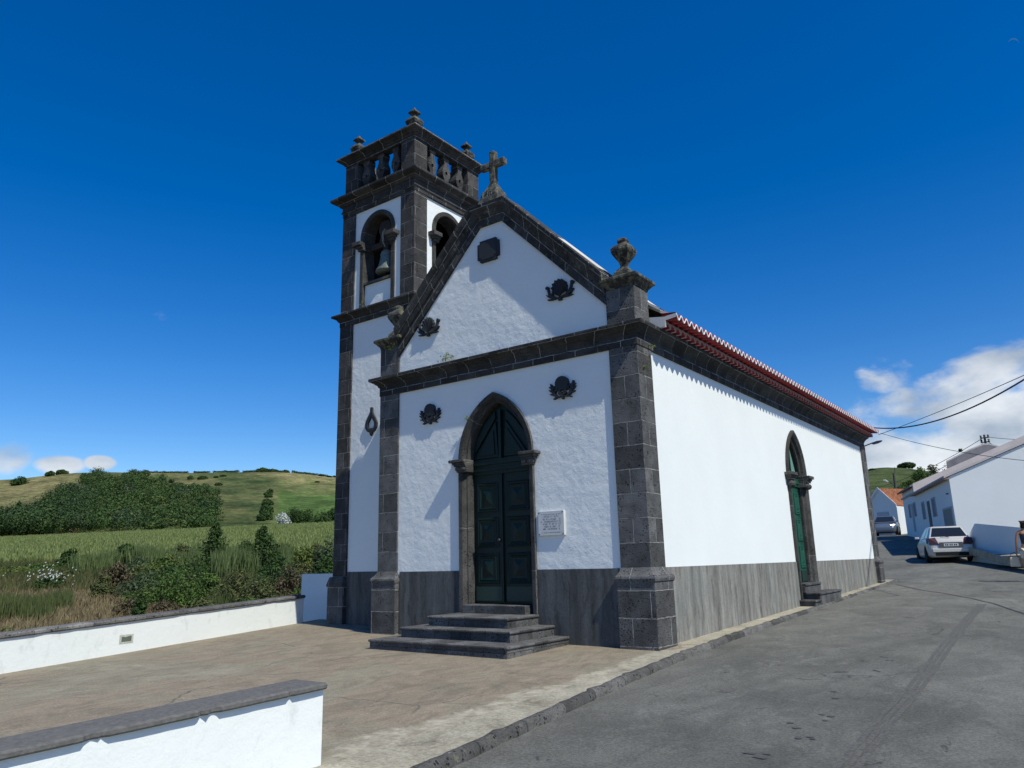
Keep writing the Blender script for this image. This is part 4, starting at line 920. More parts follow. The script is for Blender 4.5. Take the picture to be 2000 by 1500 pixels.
def plant(kind, px, D, wpx, ytop, mat, label, cat, group=None, conical=False, dens_=1., leafpx=2.2, depth=1., seed=None, trunk=.0, part='foliage', stem='stem'):
    r = random.Random(seed if seed is not None else int(px*7+D)); g = at(px, D); w = wpx*D/1464; H = max(.3, topz(px, D, ytop)-g.z); s = leafpx*D/1464*1.25
    root = empty(kind, tuple(g), label=label, cat=cat, group=group)
    L = Leaves(); z0 = H*trunk
    if conical:
        nb = 16
        for i in range(nb):
            f = (i+.5)/nb; rr = w/2*(1-f)**.6*(1.15 if f > .12 else .9)*r.uniform(.8, 1.25); z = z0+(H-z0)*f*.94
            for j in range(3):
                a = r.uniform(0, 6.28); L.blob((rr*.5*math.cos(a), rr*.5*math.sin(a), z), rr*.7+.12, rr*.7+.12, H/nb*1.7, int(46*dens_), s, r)
    else:
        nb = max(5, int(9*depth*max(1, w/H)))
        for i in range(nb):
            a = r.uniform(0, 6.28); k = r.random()**.5; x = w*.36*k*math.cos(a); y = w*.36*k*math.sin(a); hh = (1-.45*k*k)*r.uniform(.75, 1.0)
            br = min(w*.24, H*.42)*r.uniform(.7, 1.1); zc = z0*.6+max(br*.7, H*hh-br); L.blob((x, y, zc), br*1.15, br*1.15, br, int(190*dens_), s, r)
            if trunk == 0: L.blob((x*1.1, y*1.1, zc*.45), br, br, max(.2, zc*.5), int(110*dens_), s, r)
        L.blob((0, 0, H*.9-.1*H), w*.16, w*.16, H*.15, int(60*dens_), s, r)
    L.build(part, mat, root)
    m = M(1); tr = max(.04, H*.02)
    m.tube([(0, 0, -.2), (tr, 0, H*.3), (0, tr, H*.62)], [tr*1.6, tr*1.1, tr*.4], 6)
    for k in range(4):
        a = r.uniform(0, 6.28); m.tube([(0, 0, H*(.2+.1*k)), (w*.14*math.cos(a), w*.14*math.sin(a), H*(.45+.1*k)), (w*.25*math.cos(a), w*.25*math.sin(a), H*(.58+.09*k))], [tr*.8, tr*.5, tr*.2], 5)
    m.build(stem, bark, root); return root
T_ = 'trees and bushes in the valley beyond the parapet wall'
plant('evergreen_tree', 406, 72, 60, 1017, LM['dark'], 'pointed dark green tree rising left of centre in front of the corn field', 'tree', T_, conical=True, part='crown', stem='trunk')
plant('evergreen_tree', 503, 70, 76, 1027, LM['dark'], 'broad pointed green tree in front of the corn field, nearer the bell tower', 'tree', T_, conical=True, dens_=1.2, part='crown', stem='trunk')
SH = [(470, 84, 50, 1052, 'dark', 'dark bush tucked against the left foot of the broad pointed tree'), (548, 80, 56, 1058, 'dark', 'shadowy bush against the right foot of the broad pointed tree'),
      (590, 74, 70, 1063, 'lime', 'yellow-green leafy bush between the broad pointed tree and the tower'), (632, 66, 60, 1040, 'grey', 'tall grey-green bush rising beside the bell tower'), (625, 52, 60, 1078, 'dark', 'dark dense bush above the short shaded wall'),
      (222, 56, 62, 1092, 'brown', 'brownish dry bush at the edge of the cut grass'), (200, 54, 46, 1118, 'olive', 'small olive bush at the foot of the brownish bush'), (345, 47, 120, 1106, 'mid', 'wide rounded green bush above the middle of the parapet wall'), (400, 46, 70, 1112, 'mid', 'green bush on the right flank of the wide rounded bush'),
      (455, 44, 90, 1098, 'olive', 'loose olive scrub below the reeds'), (500, 42, 90, 1120, 'olive', 'low olive scrub close behind the parapet coping'), (560, 45, 80, 1100, 'brown', 'brownish green thicket left of the short shaded wall'), (590, 40, 60, 1128, 'mid', 'dark green thicket at the end of the parapet wall'),
      (280, 50, 46, 1140, 'olive', 'small olive bush beside the wide rounded green bush'), (318, 42, 60, 1168, 'brown', 'low brown weeds just above the parapet coping'), (250, 42, 60, 1165, 'brown', 'dry brown undergrowth below the brownish bush'), (395, 40, 80, 1166, 'olive', 'low weeds along the parapet coping, centre'), (270, 36, 24, 1152, 'dark', 'small dark shrub standing in dry undergrowth'),
      (480, 38, 90, 1160, 'mid', 'green weeds pressed against the parapet wall'), (235, 80, 36, 1058, 'dark', 'dark bush among the reeds on the bank'), (160, 92, 60, 1082, 'mid', 'green bush at the lower edge of the corn field'), (130, 88, 50, 1066, 'dark', 'dark bush at the left end of the reed bank'),
      (70, 80, 90, 1100, 'mid', 'low green hedge plants at the far left below the corn'), (15, 76, 80, 1104, 'lime', 'bright green bush at the left picture edge'), (88, 62, 60, 1124, 'dark', 'dark bush with white blossoms at the edge of cut grass'), (20, 22, 80, 1215, 'mid', 'green weeds at the left end behind the parapet coping'),
      (120, 70, 60, 1112, 'olive', 'ragged olive bush behind the blossoming bush')]
for px, D, w, yt, mt, lb in SH: plant('shrub', px, D, w, yt, LM[mt], lb, 'bush', T_, dens_=1.0 if w < 80 else .9)
r5 = random.Random(21)
for i in range(46):
    px = r5.uniform(250, 650); D = r5.choice((r5.uniform(58, 72), r5.uniform(44, 58), r5.uniform(64, 98))); gz = at(px, D).z; hm = r5.uniform(.9, 2.6); yt = horizon_y(px)-(gz+hm-CZ)*1464/(.947*D)
    plant('shrub', px, D, hm*r5.uniform(1.2, 2.2)*1464/D, yt, LM[r5.choice(('mid', 'mid', 'dark', 'olive', 'lime', 'grey', 'olive'))], 'leafy bush of the tangled green scrub between the parapet wall and the corn', 'bush', T_, dens_=.75)
# blossoms on one bush
g = at(88, 61.5); r_ = random.Random(5); L = Leaves()
for _ in range(70): L.leaf(g+Vector((r_.gauss(0, .9), r_.gauss(0, .9), 1.3+r_.gauss(0, .35))), Vector((.3, -.8, .5)), .09, r_, 1.4)
g0 = [o for o in S.objects if o.get('label', '').startswith('dark bush with white blossoms')][0]
o = L.build('blossom', LM['white'], g0); o.location = -g0.location
# reeds, corn and dry stalks: uncountable
def scatter(name, px0, px1, d0, d1, n, h, w, mat, label, cat, lean=.2, edge=None, seed=1, clump=False):
    r = random.Random(seed); L = Leaves()
    for _ in range(n):
        px = r.uniform(px0, px1); D = d0+(d1-d0)*r.random()**1.0
        if edge and not edge(px, D, r): continue
        p = at(px, D); q = mnoise.noise(Vector((p.x*.22, p.y*.22, seed)))
        if clump and q < -.12+.25*r.random(): continue
        L.blade(p, h*r.uniform(.45, 1.15)*(1+(.9 if clump else .25)*q), w, r, lean)
    return L.build(name, mat, label=label, cat=cat, kind='stuff')
scatter('reed_bed', 125, 420, 78, 96, 26000, 1.8, .05, LM['reed'], 'tall pale green reeds on the bank in front of the corn field', 'reeds', seed=2, edge=lambda px, D, r: D-78 < 17*(.55+.6*mnoise.noise(Vector((px*.03, 2, 1))))+ (px-125)*.03 and px > 120+(D-78)*2, clump=True)
scatter('reed_bed', 405, 560, 64, 76, 9000, 2.3, .05, LM['reed'], 'bluish green reeds below the broad pointed tree', 'reeds', seed=3, clump=True)
scatter('reed_bed', -40, 165, 40, 52, 15000, 1.05, .035, LM['rush'], 'low reeds in the cut grass at the left picture edge', 'reeds', seed=4, edge=lambda px, D, r: px < 150-(D-40)*2+30*mnoise.noise(Vector((D*.3, px*.02, 3))), clump=True)
scatter('reed_bed', 400, 560, 42, 60, 16000, 1.0, .035, LM['rush'], 'mixed rushes and grasses between the scrub bushes', 'reeds', seed=14, clump=True)
scatter('corn_plants', -160, 760, 101, 355, 90000, 1.15, .28, LM['corn'], 'ripening corn covering the long field', 'corn', lean=.35, seed=5)
scatter('dry_grass', -60, 620, 24, 72, 26000, .55, .05, LM['dry'], 'dry cut grass and stalks behind the parapet wall', 'dry grass', lean=.8, seed=6)
scatter('wild_grass', -60, 640, 60, 100, 16000, .9, .07, LM['olive'], 'rough green grass on the bank below the corn', 'grass', lean=.5, seed=7)
# the wood on the hillside
UP = [(-200, 420), (0, 432), (40, 440), (75, 500), (110, 600), (135, 650), (165, 680), (200, 630), (240, 680), (300, 630), (335, 580), (405, 560)]
r = random.Random(11); L = Leaves()
for _ in range(760):
    px = r.uniform(-160, 404); D = 372+(lerp_tab(UP, px)-372)*r.random()
    p = at(px, D); h = r.uniform(7, 15)*(1.0 if px < 250 else .7)*(1.0 if D < 560 else .62); rr = h*r.uniform(.42, .75); L.cur = r.choice((0, 0, 1, 1, 2)) if px > 150 else r.choice((0, 0, 0, 1))
    if r.random() < .03: L.cur = 3
    for k in range(3): L.blob((p.x+r.uniform(-1, 1)*rr*.5, p.y+r.uniform(-1, 1)*rr*.5, p.z+h*.55+r.uniform(-.5, .5)*rr*.4), rr*.75, rr*.75, rr*.6, 70, .60, r, shell=.93, up=.6, coh=2.2)
tr_mat = [leaf_mat('woodland_leaves', (.012, .030, .010), (.048, .088, .022), .12), leaf_mat('woodland_leaves_mid', (.020, .048, .012), (.070, .12, .028), .12), leaf_mat('woodland_leaves_light', (.030, .060, .014), (.095, .14, .034), .12), leaf_mat('woodland_leaves_grey', (.05, .07, .045), (.11, .14, .09), .12)]; L.build('wood', tr_mat, label='dense dark green wood covering the left half of the hillside', cat='woodland', kind='stuff')
HT = [(8, 655, 26, 925), (68, 690, 14, 915), (90, 700, 22, 912), (416, 660, 12, 925), (408, 600, 12, 940), (403, 560, 10, 955), (350, 640, 10, 925), (375, 640, 16, 926), (402, 650, 8, 927), (495, 715, 28, 909), (515, 712, 24, 912), (540, 712, 14, 914), (612, 700, 10, 923), (628, 700, 10, 928), (640, 420, 22, 988), (605, 650, 7, 953), (560, 395, 50, 986), (590, 395, 40, 988), (620, 395, 36, 992),
      (512, 560, 10, 952), (510, 530, 14, 963), (507, 500, 16, 972), (506, 470, 18, 984), (505, 440, 20, 994), (12, 470, 8, 973), (509, 545, 14, 958), (508, 485, 18, 975), (507, 455, 22, 985), (503, 425, 24, 996)]
WH = {495: 'largest round bush on the left skyline', 515: 'second round bush on the skyline beside the largest', 540: 'small upright tree alone on the skyline', 12: 'dark pointed tree on the pale grass slope at far left'}
for px, D, w, yt in HT: plant('hill_bush', px, D, w*1.15, yt-1, LM['dark'] if px not in (605,) else LM['mid'], WH.get(px, 'small dark bush dotted on the grassy hill beyond the corn field'), 'bush', 'bushes dotted over the far hill', dens_=.5, leafpx=1.5)
L = Leaves(); r = random.Random(77)
for px in frange(232, 652, 1.1):
    if mnoise.noise(Vector((px*.05, 3, 1))) < -.25: continue
    p = at(px, 712+r.uniform(-6, 6)); hh = 1.6+1.5*max(0, mnoise.noise(Vector((px*.08, 1, 1)))); L.blob((p.x, p.y, p.z+hh*.4), 1.3, 1.3, hh*.6, 26, .5, r, shell=.8)
L.build('hedge', LM['dark'], label='thin dark hedge running along the skyline of the left hill', cat='hedge')
plant('flowering_bush', 541, 385, 30, 996, LM['white'], 'pale whitish bush at the top edge of the corn field', 'bush', dens_=.6, leafpx=1.5)
# right-hand hill
RH_ = 'trees on the hill beyond the street'
plant('round_tree', 1786, 258, 40, 898, LM['dark'], 'rounded tree standing highest on the green hill', 'tree', RH_, dens_=1.3, leafpx=1.3, trunk=.15, part='crown', stem='trunk')
plant('windswept_tree', 1716, 250, 14, 914, LM['dark'], 'small windswept tree alone on the left of the green hill', 'tree', RH_, dens_=.6, leafpx=1.1, trunk=.4, part='crown', stem='trunk')
i = 0
for px, D, w, yt, mt in [(1812, 205, 34, 908, 'mid'), (1838, 190, 36, 903, 'olive'), (1862, 170, 34, 897, 'mid'), (1790, 190, 36, 932, 'mid'), (1768, 185, 26, 946, 'mid'), (1824, 165, 34, 925, 'dark'), (1848, 150, 34, 918, 'mid'), (1806, 150, 30, 944, 'dark'), (1778, 145, 24, 962, 'mid'), (1886, 120, 24, 878, 'mid'), (1897, 110, 18, 872, 'mid'), (1706, 110, 30, 955, 'mid'), (1722, 105, 22, 962, 'dark'), (1955, 90, 30, 868, 'mid'), (1975, 88, 24, 866, 'olive'), (1740, 170, 24, 965, 'dark')]:
    nm = ['mid-green tree beyond the roofs, right after the highest tree', 'olive-tinted tree in the wooded part of the hill', 'tree against the left end of the grey gable', 'leafy tree just below the highest tree', 'small tree low on the hill behind the utility pole', 'dark tree in the middle of the wooded slope', 'mid-green tree close above the long white house', 'dark tree above the second low house', 'bright small tree above the orange roof', 'bush peeping over the left slope of the grey gable', 'topmost bush on the left slope of the grey gable', 'tree at the far corner of the church', 'dark bush between the church and the orange roof', 'leafy bush peeping over the right slope of the grey gable', 'olive bush at the right end over the white roof', 'dark tree low in front of the hill beside the pole'][i]; i += 1
    plant('hill_tree', px, D, w, yt, LM[mt], nm, 'tree', RH_, dens_=.7, leafpx=1.3, trunk=.1, part='crown', stem='trunk')
# ------------------------------------------------------------------ houses along the street
white_house = plaster('whitewashed_house_wall', (.77, .79, .78), .15, .4)
roof_cement = plain('pinkish_cement_roof', (.60, .54, .51), .9, .1, var=.2, scale=1.5)
grey_cement = plain('bare_grey_cement', (.20, .20, .22), .9, .1, var=.35, scale=1.2)
orange = Mat('orange_clay_tiles', .8, .2); uv = orange.coord('UV')
wv = orange.n('ShaderNodeTexWave', i_Scale=1.25, i_Distortion=.3); orange.l(uv, wv.inputs['Vector'])
oc = orange.mix(1., orange.ramp(orange.noise(orange.coord(), 3.5, 4, .7), [(.35, (.30, .10, .045)), (.55, (.50, .19, .09)), (.7, (.58, .33, .20))]), orange.ramp(wv.outputs['Fac'], [(.1, .35), (.6, 1.)]), 'MULTIPLY'); orange.col(oc).bump(wv.outputs['Fac'], .9, .08)
def V2(px, D): t = (px-1000)*1.0275/1464; v = Vector((CX, CY))+(FH+RH*t)*D; return v
def zpx(px, py, D):   # exact height of an image point at forward distance D
    t = (px-1000)/1464.03; d = F+RT*t-U*((py-750)/1464.03); k = D/Vector((d.x, d.y)).dot(FH); return CZ+d.z*k
def ppx(px, py, D):
    d = F+RT*((px-1000)/1464.03)-U*((py-750)/1464.03); k = D/Vector((d.x, d.y)).dot(FH); return Vector((CX+d.x*k, CY+d.y*k, CZ+d.z*k))
def quad_panel(m, P, thick, n):
    """thin slab from 4 corner points pushed along n"""
    Q = [p+n*thick for p in P]; m.face(P); m.face(Q[::-1])
    for i in range(4): m.face([P[i], P[(i+1) % 4], Q[(i+1) % 4], Q[i]])
# -- long white house with the bright gable wall
A = ppx(1853, 931, 35); B = ppx(1786, 966, 45.7); fd = Vector((B.x-A.x, B.y-A.y)).normalized(); gd = Vector((fd.y, -fd.x)); FL = (Vector((B.x, B.y))-Vector((A.x, A.y))).length
h1 = empty('white_house', (A.x, A.y, .8), label='long low white house with a blank sunlit gable wall facing the church', cat='house')
EZ = A.z-.8; slope = .40; GW = 9.0; rise = GW*slope
loc = lambda s, g, z: Vector((fd.x*s+gd.x*g, fd.y*s+gd.y*g, z))       # s along the front, g along the gable
m = M(1)
pts = [loc(0, 0, -.8), loc(0, 2*GW, -.8), loc(0, 2*GW, EZ), loc(0, GW, EZ+rise), loc(0, 0, EZ)]; m.face(pts); m.face([p+loc(FL, 0, 0) for p in pts][::-1])
m.face([loc(0, 0, -.8), loc(0, 0, EZ), loc(FL, 0, EZ), loc(FL, 0, -.8)]); m.face([loc(0, 2*GW, -.8), loc(FL, 2*GW, -.8), loc(FL, 2*GW, EZ), loc(0, 2*GW, EZ)]); m.build('wall', white_house, h1)
m = M(1)
for s0, s1, dz in ((-.0, FL, .06),):
    a = [loc(s0-.08, -.22, EZ-.06), loc(s1, -.22, EZ-.06), loc(s1, GW, EZ+rise+.03), loc(s0-.08, GW, EZ+rise+.03)]; quad_panel(m, a, .11, Vector((0, 0, 1)))
    a = [loc(s0-.08, GW, EZ+rise+.03), loc(s1, GW, EZ+rise+.03), loc(s1, 2*GW+.2, EZ-.06), loc(s0-.08, 2*GW+.2, EZ-.06)]; quad_panel(m, a, .11, Vector((0, 0, 1)))
rf = m.build('roof', roof_cement, h1)
m = M(1); a = [loc(FL-.25, -.05, EZ-.1), loc(FL-.25, GW, EZ+rise-.0), loc(FL-.25, GW, EZ+rise+.65), loc(FL-.25, -.05, EZ+.62)]; quad_panel(m, a, .2, loc(1, 0, 0)); m.build('parapet', roof_cement, rf)
m = M(1); a = [loc(-.05, -.26, EZ-.12), loc(FL, -.26, EZ-.12), loc(FL, -.26, EZ-.03), loc(-.05, -.26, EZ-.03)]; quad_panel(m, a, .25, loc(0, 1, 0)); m.build('eave', plain('terracotta_eave', (.38, .27, .22), .9, .1, var=.3, scale=4), rf)
shut = plain('grey_shutters', (.20, .215, .24), .7, .3); shut2 = plain('dark_door_wood', (.055, .06, .065), .6, .3); trimg = plain('grey_surround', (.42, .44, .46), .8, .1)
def opening(name, px0, px1, pyt, pyb, mat, house, A_, fd_, gd_, frame_=True, th=.05):
    """door or window on a street front, between two picture columns"""
    def hit(px, py):
        d = F+RT*((px-1000)/1464.03)-U*((py-750)/1464.03); n = Vector((gd_.x, gd_.y, 0)); k = (Vector((A_.x, A_.y, 0))-Vector((CX, CY, 0))).dot(n)/d.dot(n); return Vector((CX, CY, CZ))+d*k
    a = hit(px0, pyt); b = hit(px1, pyt); c = hit(px0, pyb); org = Vector(house.location); zt, zb = (a.z+b.z)/2-org.z, c.z-org.z
    s0, s1 = sorted(((a-org).x*fd_.x+(a-org).y*fd_.y, (b-org).x*fd_.x+(b-org).y*fd_.y)); L_ = lambda s, g, z: Vector((fd_.x*s+gd_.x*g, fd_.y*s+gd_.y*g, z)); g0 = -.02
    m = M(1); quad_panel(m, [L_(s0, g0, zb), L_(s1, g0, zb), L_(s1, g0, zt), L_(s0, g0, zt)], .06, L_(0, 1, 0)); o = m.build(name, mat, house)
    if frame_:
        m = M(1); e = .09
        for q in ((s0-e, s0, zb, zt+e), (s1, s1+e, zb, zt+e), (s0, s1, zt, zt+e)): quad_panel(m, [L_(q[0], g0-.02, q[2]), L_(q[1], g0-.02, q[2]), L_(q[1], g0-.02, q[3]), L_(q[0], g0-.02, q[3])], .08, L_(0, 1, 0))
        m.build('frame', trimg, o)
    return o
opening('window', 1800.5, 1805, 983, 1016, shut, h1, A, fd, gd); opening('door', 1810, 1815, 979, 1046, shut2, h1, A, fd, gd, False); opening('window', 1820, 1826, 975, 1011, shut, h1, A, fd, gd)
opening('garage_door', 1843, 1860, 995, 1060, plain('grey_garage_door', (.20, .215, .225), .6, .3), h1, A, fd, gd)
m = M(1)
for s in (1.2,): m.lathe(0, 0, [(.0, -.02), (.09, 0), (.07, .03), (0, .05)], 10); 
o = m.build('wall_vent', metal_dark, h1); o.location = loc(.75, -.04, EZ-.75)
# -- second low house, its eave higher up the street
A2 = ppx(1787, 949, 46.2); B2 = ppx(1761, 962, 52.5); f2 = Vector((B2.x-A2.x, B2.y-A2.y)).normalized(); g2 = Vector((f2.y, -f2.x)); F2 = (Vector((B2.x, B2.y))-Vector((A2.x, A2.y))).length
h2 = empty('terraced_house', (A2.x, A2.y, 1.6), label='narrow low white house between the long house and the orange-roofed one', cat='house')
E2 = A2.z-1.6; l2 = lambda s, g, z: Vector((f2.x*s+g2.x*g, f2.y*s+g2.y*g, z))
m = M(1)
for P in ([l2(0, 0, -.8), l2(0, 0, E2), l2(F2, 0, E2), l2(F2, 0, -.8)], [l2(0, 0, -.8), l2(0, 8, -.8), l2(0, 8, E2), l2(0, 4, E2+1.1), l2(0, 0, E2)], [l2(F2, 0, -.8), l2(F2, 8, -.8), l2(F2, 8, E2), l2(F2, 4, E2+1.1), l2(F2, 0, E2)], [l2(0, 8, -.8), l2(0, 8, E2), l2(F2, 8, E2), l2(F2, 8, -.8)]): m.face(P)
m.build('wall', white_house, h2)
m = M(1); quad_panel(m, [l2(-.1, -.3, E2-.05), l2(F2+.1, -.3, E2-.05), l2(F2+.1, 4, E2+1.15), l2(-.1, 4, E2+1.15)], .1, Vector((0, 0, 1))); quad_panel(m, [l2(-.1, 4, E2+1.15), l2(F2+.1, 4, E2+1.15), l2(F2+.1, 8.2, E2), l2(-.1, 8.2, E2)], .1, Vector((0, 0, 1))); m.build('roof', plain('weathered_tile_roof', (.36, .27, .22), .9, .1, var=.3, scale=3), h2)
m = M(1); quad_panel(m, [l2(0, -.12, E2-.42), l2(F2, -.12, E2-.42), l2(F2, -.12, E2-.34), l2(0, -.12, E2-.34)], .12, l2(0, 1, 0)); m.build('string_course', trimg, h2)
opening('window', 1775.0, 1777.5, 988, 1013, shut, h2, A2, f2, g2); opening('door', 1779, 1782.5, 984, 1040, trimg, h2, A2, f2, g2, False); opening('window', 1784.5, 1787.5, 984, 1010, shut, h2, A2, f2, g2)
# -- white house with the orange tiled roof at the bend
P1 = ppx(1714, 955, 64); P2 = ppx(1751, 988, 62.5); P3 = ppx(1771, 990, 67); P4 = ppx(1768, 956, 68)
h3 = empty('orange_roofed_house', (P2.x, P2.y, 2.4), label='white house with a bright orange tiled roof at the bend of the street', cat='house')
o3 = Vector((P2.x, P2.y, 2.4)); m = M(1); gr = lambda p, z: Vector((p.x, p.y, z))-o3
P0 = P1+(P1-P2)*1.0; P0.z = P2.z; P5 = P4+(P4-P3)*1.0; P5.z = P3.z
m.face([gr(P0, 1.5), gr(P2, 1.5), P2-o3, P1-o3, P0-o3]); m.face([gr(P2, 1.5), gr(P3, 1.5), P3-o3, P2-o3]); m.face([gr(P0, 1.5), gr(P5, 1.5), P5-o3, P0-o3]); m.build('wall', white_house, h3)
m = M(1); a, b, c, d = [p-o3+Vector((0, 0, .06)) for p in (P1, P2, P3, P4)]; w_ = (b-a).length; l_ = (d-a).length
m.face([a, b, c, d], [(0, 0), (0, w_), (l_, w_), (l_, 0)]); e = P0-o3+Vector((0, 0, .06)); f_ = P5-o3+Vector((0, 0, .06)); m.face([a, d, f_, e], [(0, 0), (l_, 0), (l_, w_), (0, w_)]); m.build('roof', orange.m, h3)
m = M(1)
for p, q in ((a, b), (a, e)): quad_panel(m, [p+Vector((0, 0, -.16)), q+Vector((0, 0, -.16)), q+Vector((0, 0, .08)), p+Vector((0, 0, .08))], -.18, (c-b).normalized())
m.build('verge', white_rim, h3)
dd = (P2-P1); dd.z = 0; dd.normalize(); m = M(1); q0 = P2-dd*2.0; quad_panel(m, [gr(q0, 2.4), gr(q0+dd*1.15, 2.4), gr(q0+dd*1.15, 4.45), gr(q0, 4.45)], .05, Vector((dd.y, -dd.x, 0))); m.build('door', plain('pale_grey_door', (.48, .50, .52), .7, .2), h3)
# -- grey cement gable behind the long house
G0 = [ppx(1848, 903, 52), ppx(1893, 880, 52), ppx(1921, 869, 52), ppx(1932, 868.5, 52), ppx(1972, 879, 52), ppx(2010, 892, 52)]; o4 = Vector((G0[0].x, G0[0].y, 3))
h4 = empty('grey_gabled_building', tuple(o4), label='bare grey cement gable rising behind the long white house', cat='building')
m = M(1); bk = Vector((G0[5].x-CX+6, G0[5].y-CY, 0)).normalized()*8; ring = [Vector((G0[0].x, G0[0].y, 2))]+G0+[Vector((G0[-1].x, G0[-1].y, 2))]; ring = [p-o4 for p in ring]; m.face(ring); m.face([p+bk for p in ring][::-1])
m.face([ring[0], ring[1], ring[1]+bk, ring[0]+bk]); m.build('wall', grey_cement, h4)
m = M(1); 
for p, q in zip(ring[1:-1], ring[2:-1]): quad_panel(m, [p, q, q+bk, p+bk], .10, Vector((0, 0, 1)))
m.build('roof', plain('pale_roof_edge', (.42, .41, .40), .9, .1), h4)
# -- low ramp parapet in front of the gable wall, raised pavement behind it
Pa = [ppx(1889.5, 1055, 31.5), ppx(1906, 1022.5, 30.6), ppx(1989, 1030, 27), ppx(2040, 1030, 25.3)]
zb = [1.0, 1.0, .85, .8]; rp = empty('ramp_wall', (Pa[0].x, Pa[0].y, .9), label='low white parapet wall with a sloping end beside the street', cat='wall'); oo = Vector((Pa[0].x, Pa[0].y, .9)); bk = Vector((FH.x*.6+.2, FH.y*.6, 0)).normalized()*.22
m = M(1); ring = [Vector((p.x, p.y, max(p.z, z))) for p, z in zip(Pa, zb)]; bot = [Vector((p.x, p.y, -.2)) for p in Pa]
for i in range(2): quad_panel(m, [bot[i]-oo, bot[i+1]-oo, ring[i+1]-oo, ring[i]-oo], 1, bk)
m.build('wall_body', white_house, rp)
m = M(1); Q = ppx(1989, 1030, 27); q2 = Q+Vector((.45, -.15, 0)); quad_panel(m, [Vector((Q.x, Q.y, -.2))-oo, Vector((q2.x, q2.y, -.2))-oo, q2-oo, Q-oo], 1, bk); q3 = q2+Vector((3.0, -1.4, .02)); quad_panel(m, [Vector((q2.x, q2.y, -.2))-oo, Vector((q3.x, q3.y, -.2))-oo, q3-oo, q2-oo], 1, bk); m.build('end_pier', white_house, rp)
m = M(1); K0 = [ppx(1889, 1068, 31), ppx(1915, 1074, 29.3), ppx(1938, 1081, 27.9), ppx(1955, 1085.5, 27), ppx(1990, 1084.5, 25.6), ppx(2060, 1083, 23)]; rings = []
bkk = Vector((FH.x*.7+.3, FH.y, 0)).normalized()
for p in K0: rings.append([(p.x, p.y, p.z-.30), (p.x, p.y, p.z-.02), (p.x+bkk.x*.05, p.y+bkk.y*.05, p.z), (p.x+bkk.x*3.0, p.y+bkk.y*3.0, p.z+.04)])
m.sweep(rings); m.build('raised_sidewalk', lightc.m, kind='structure')
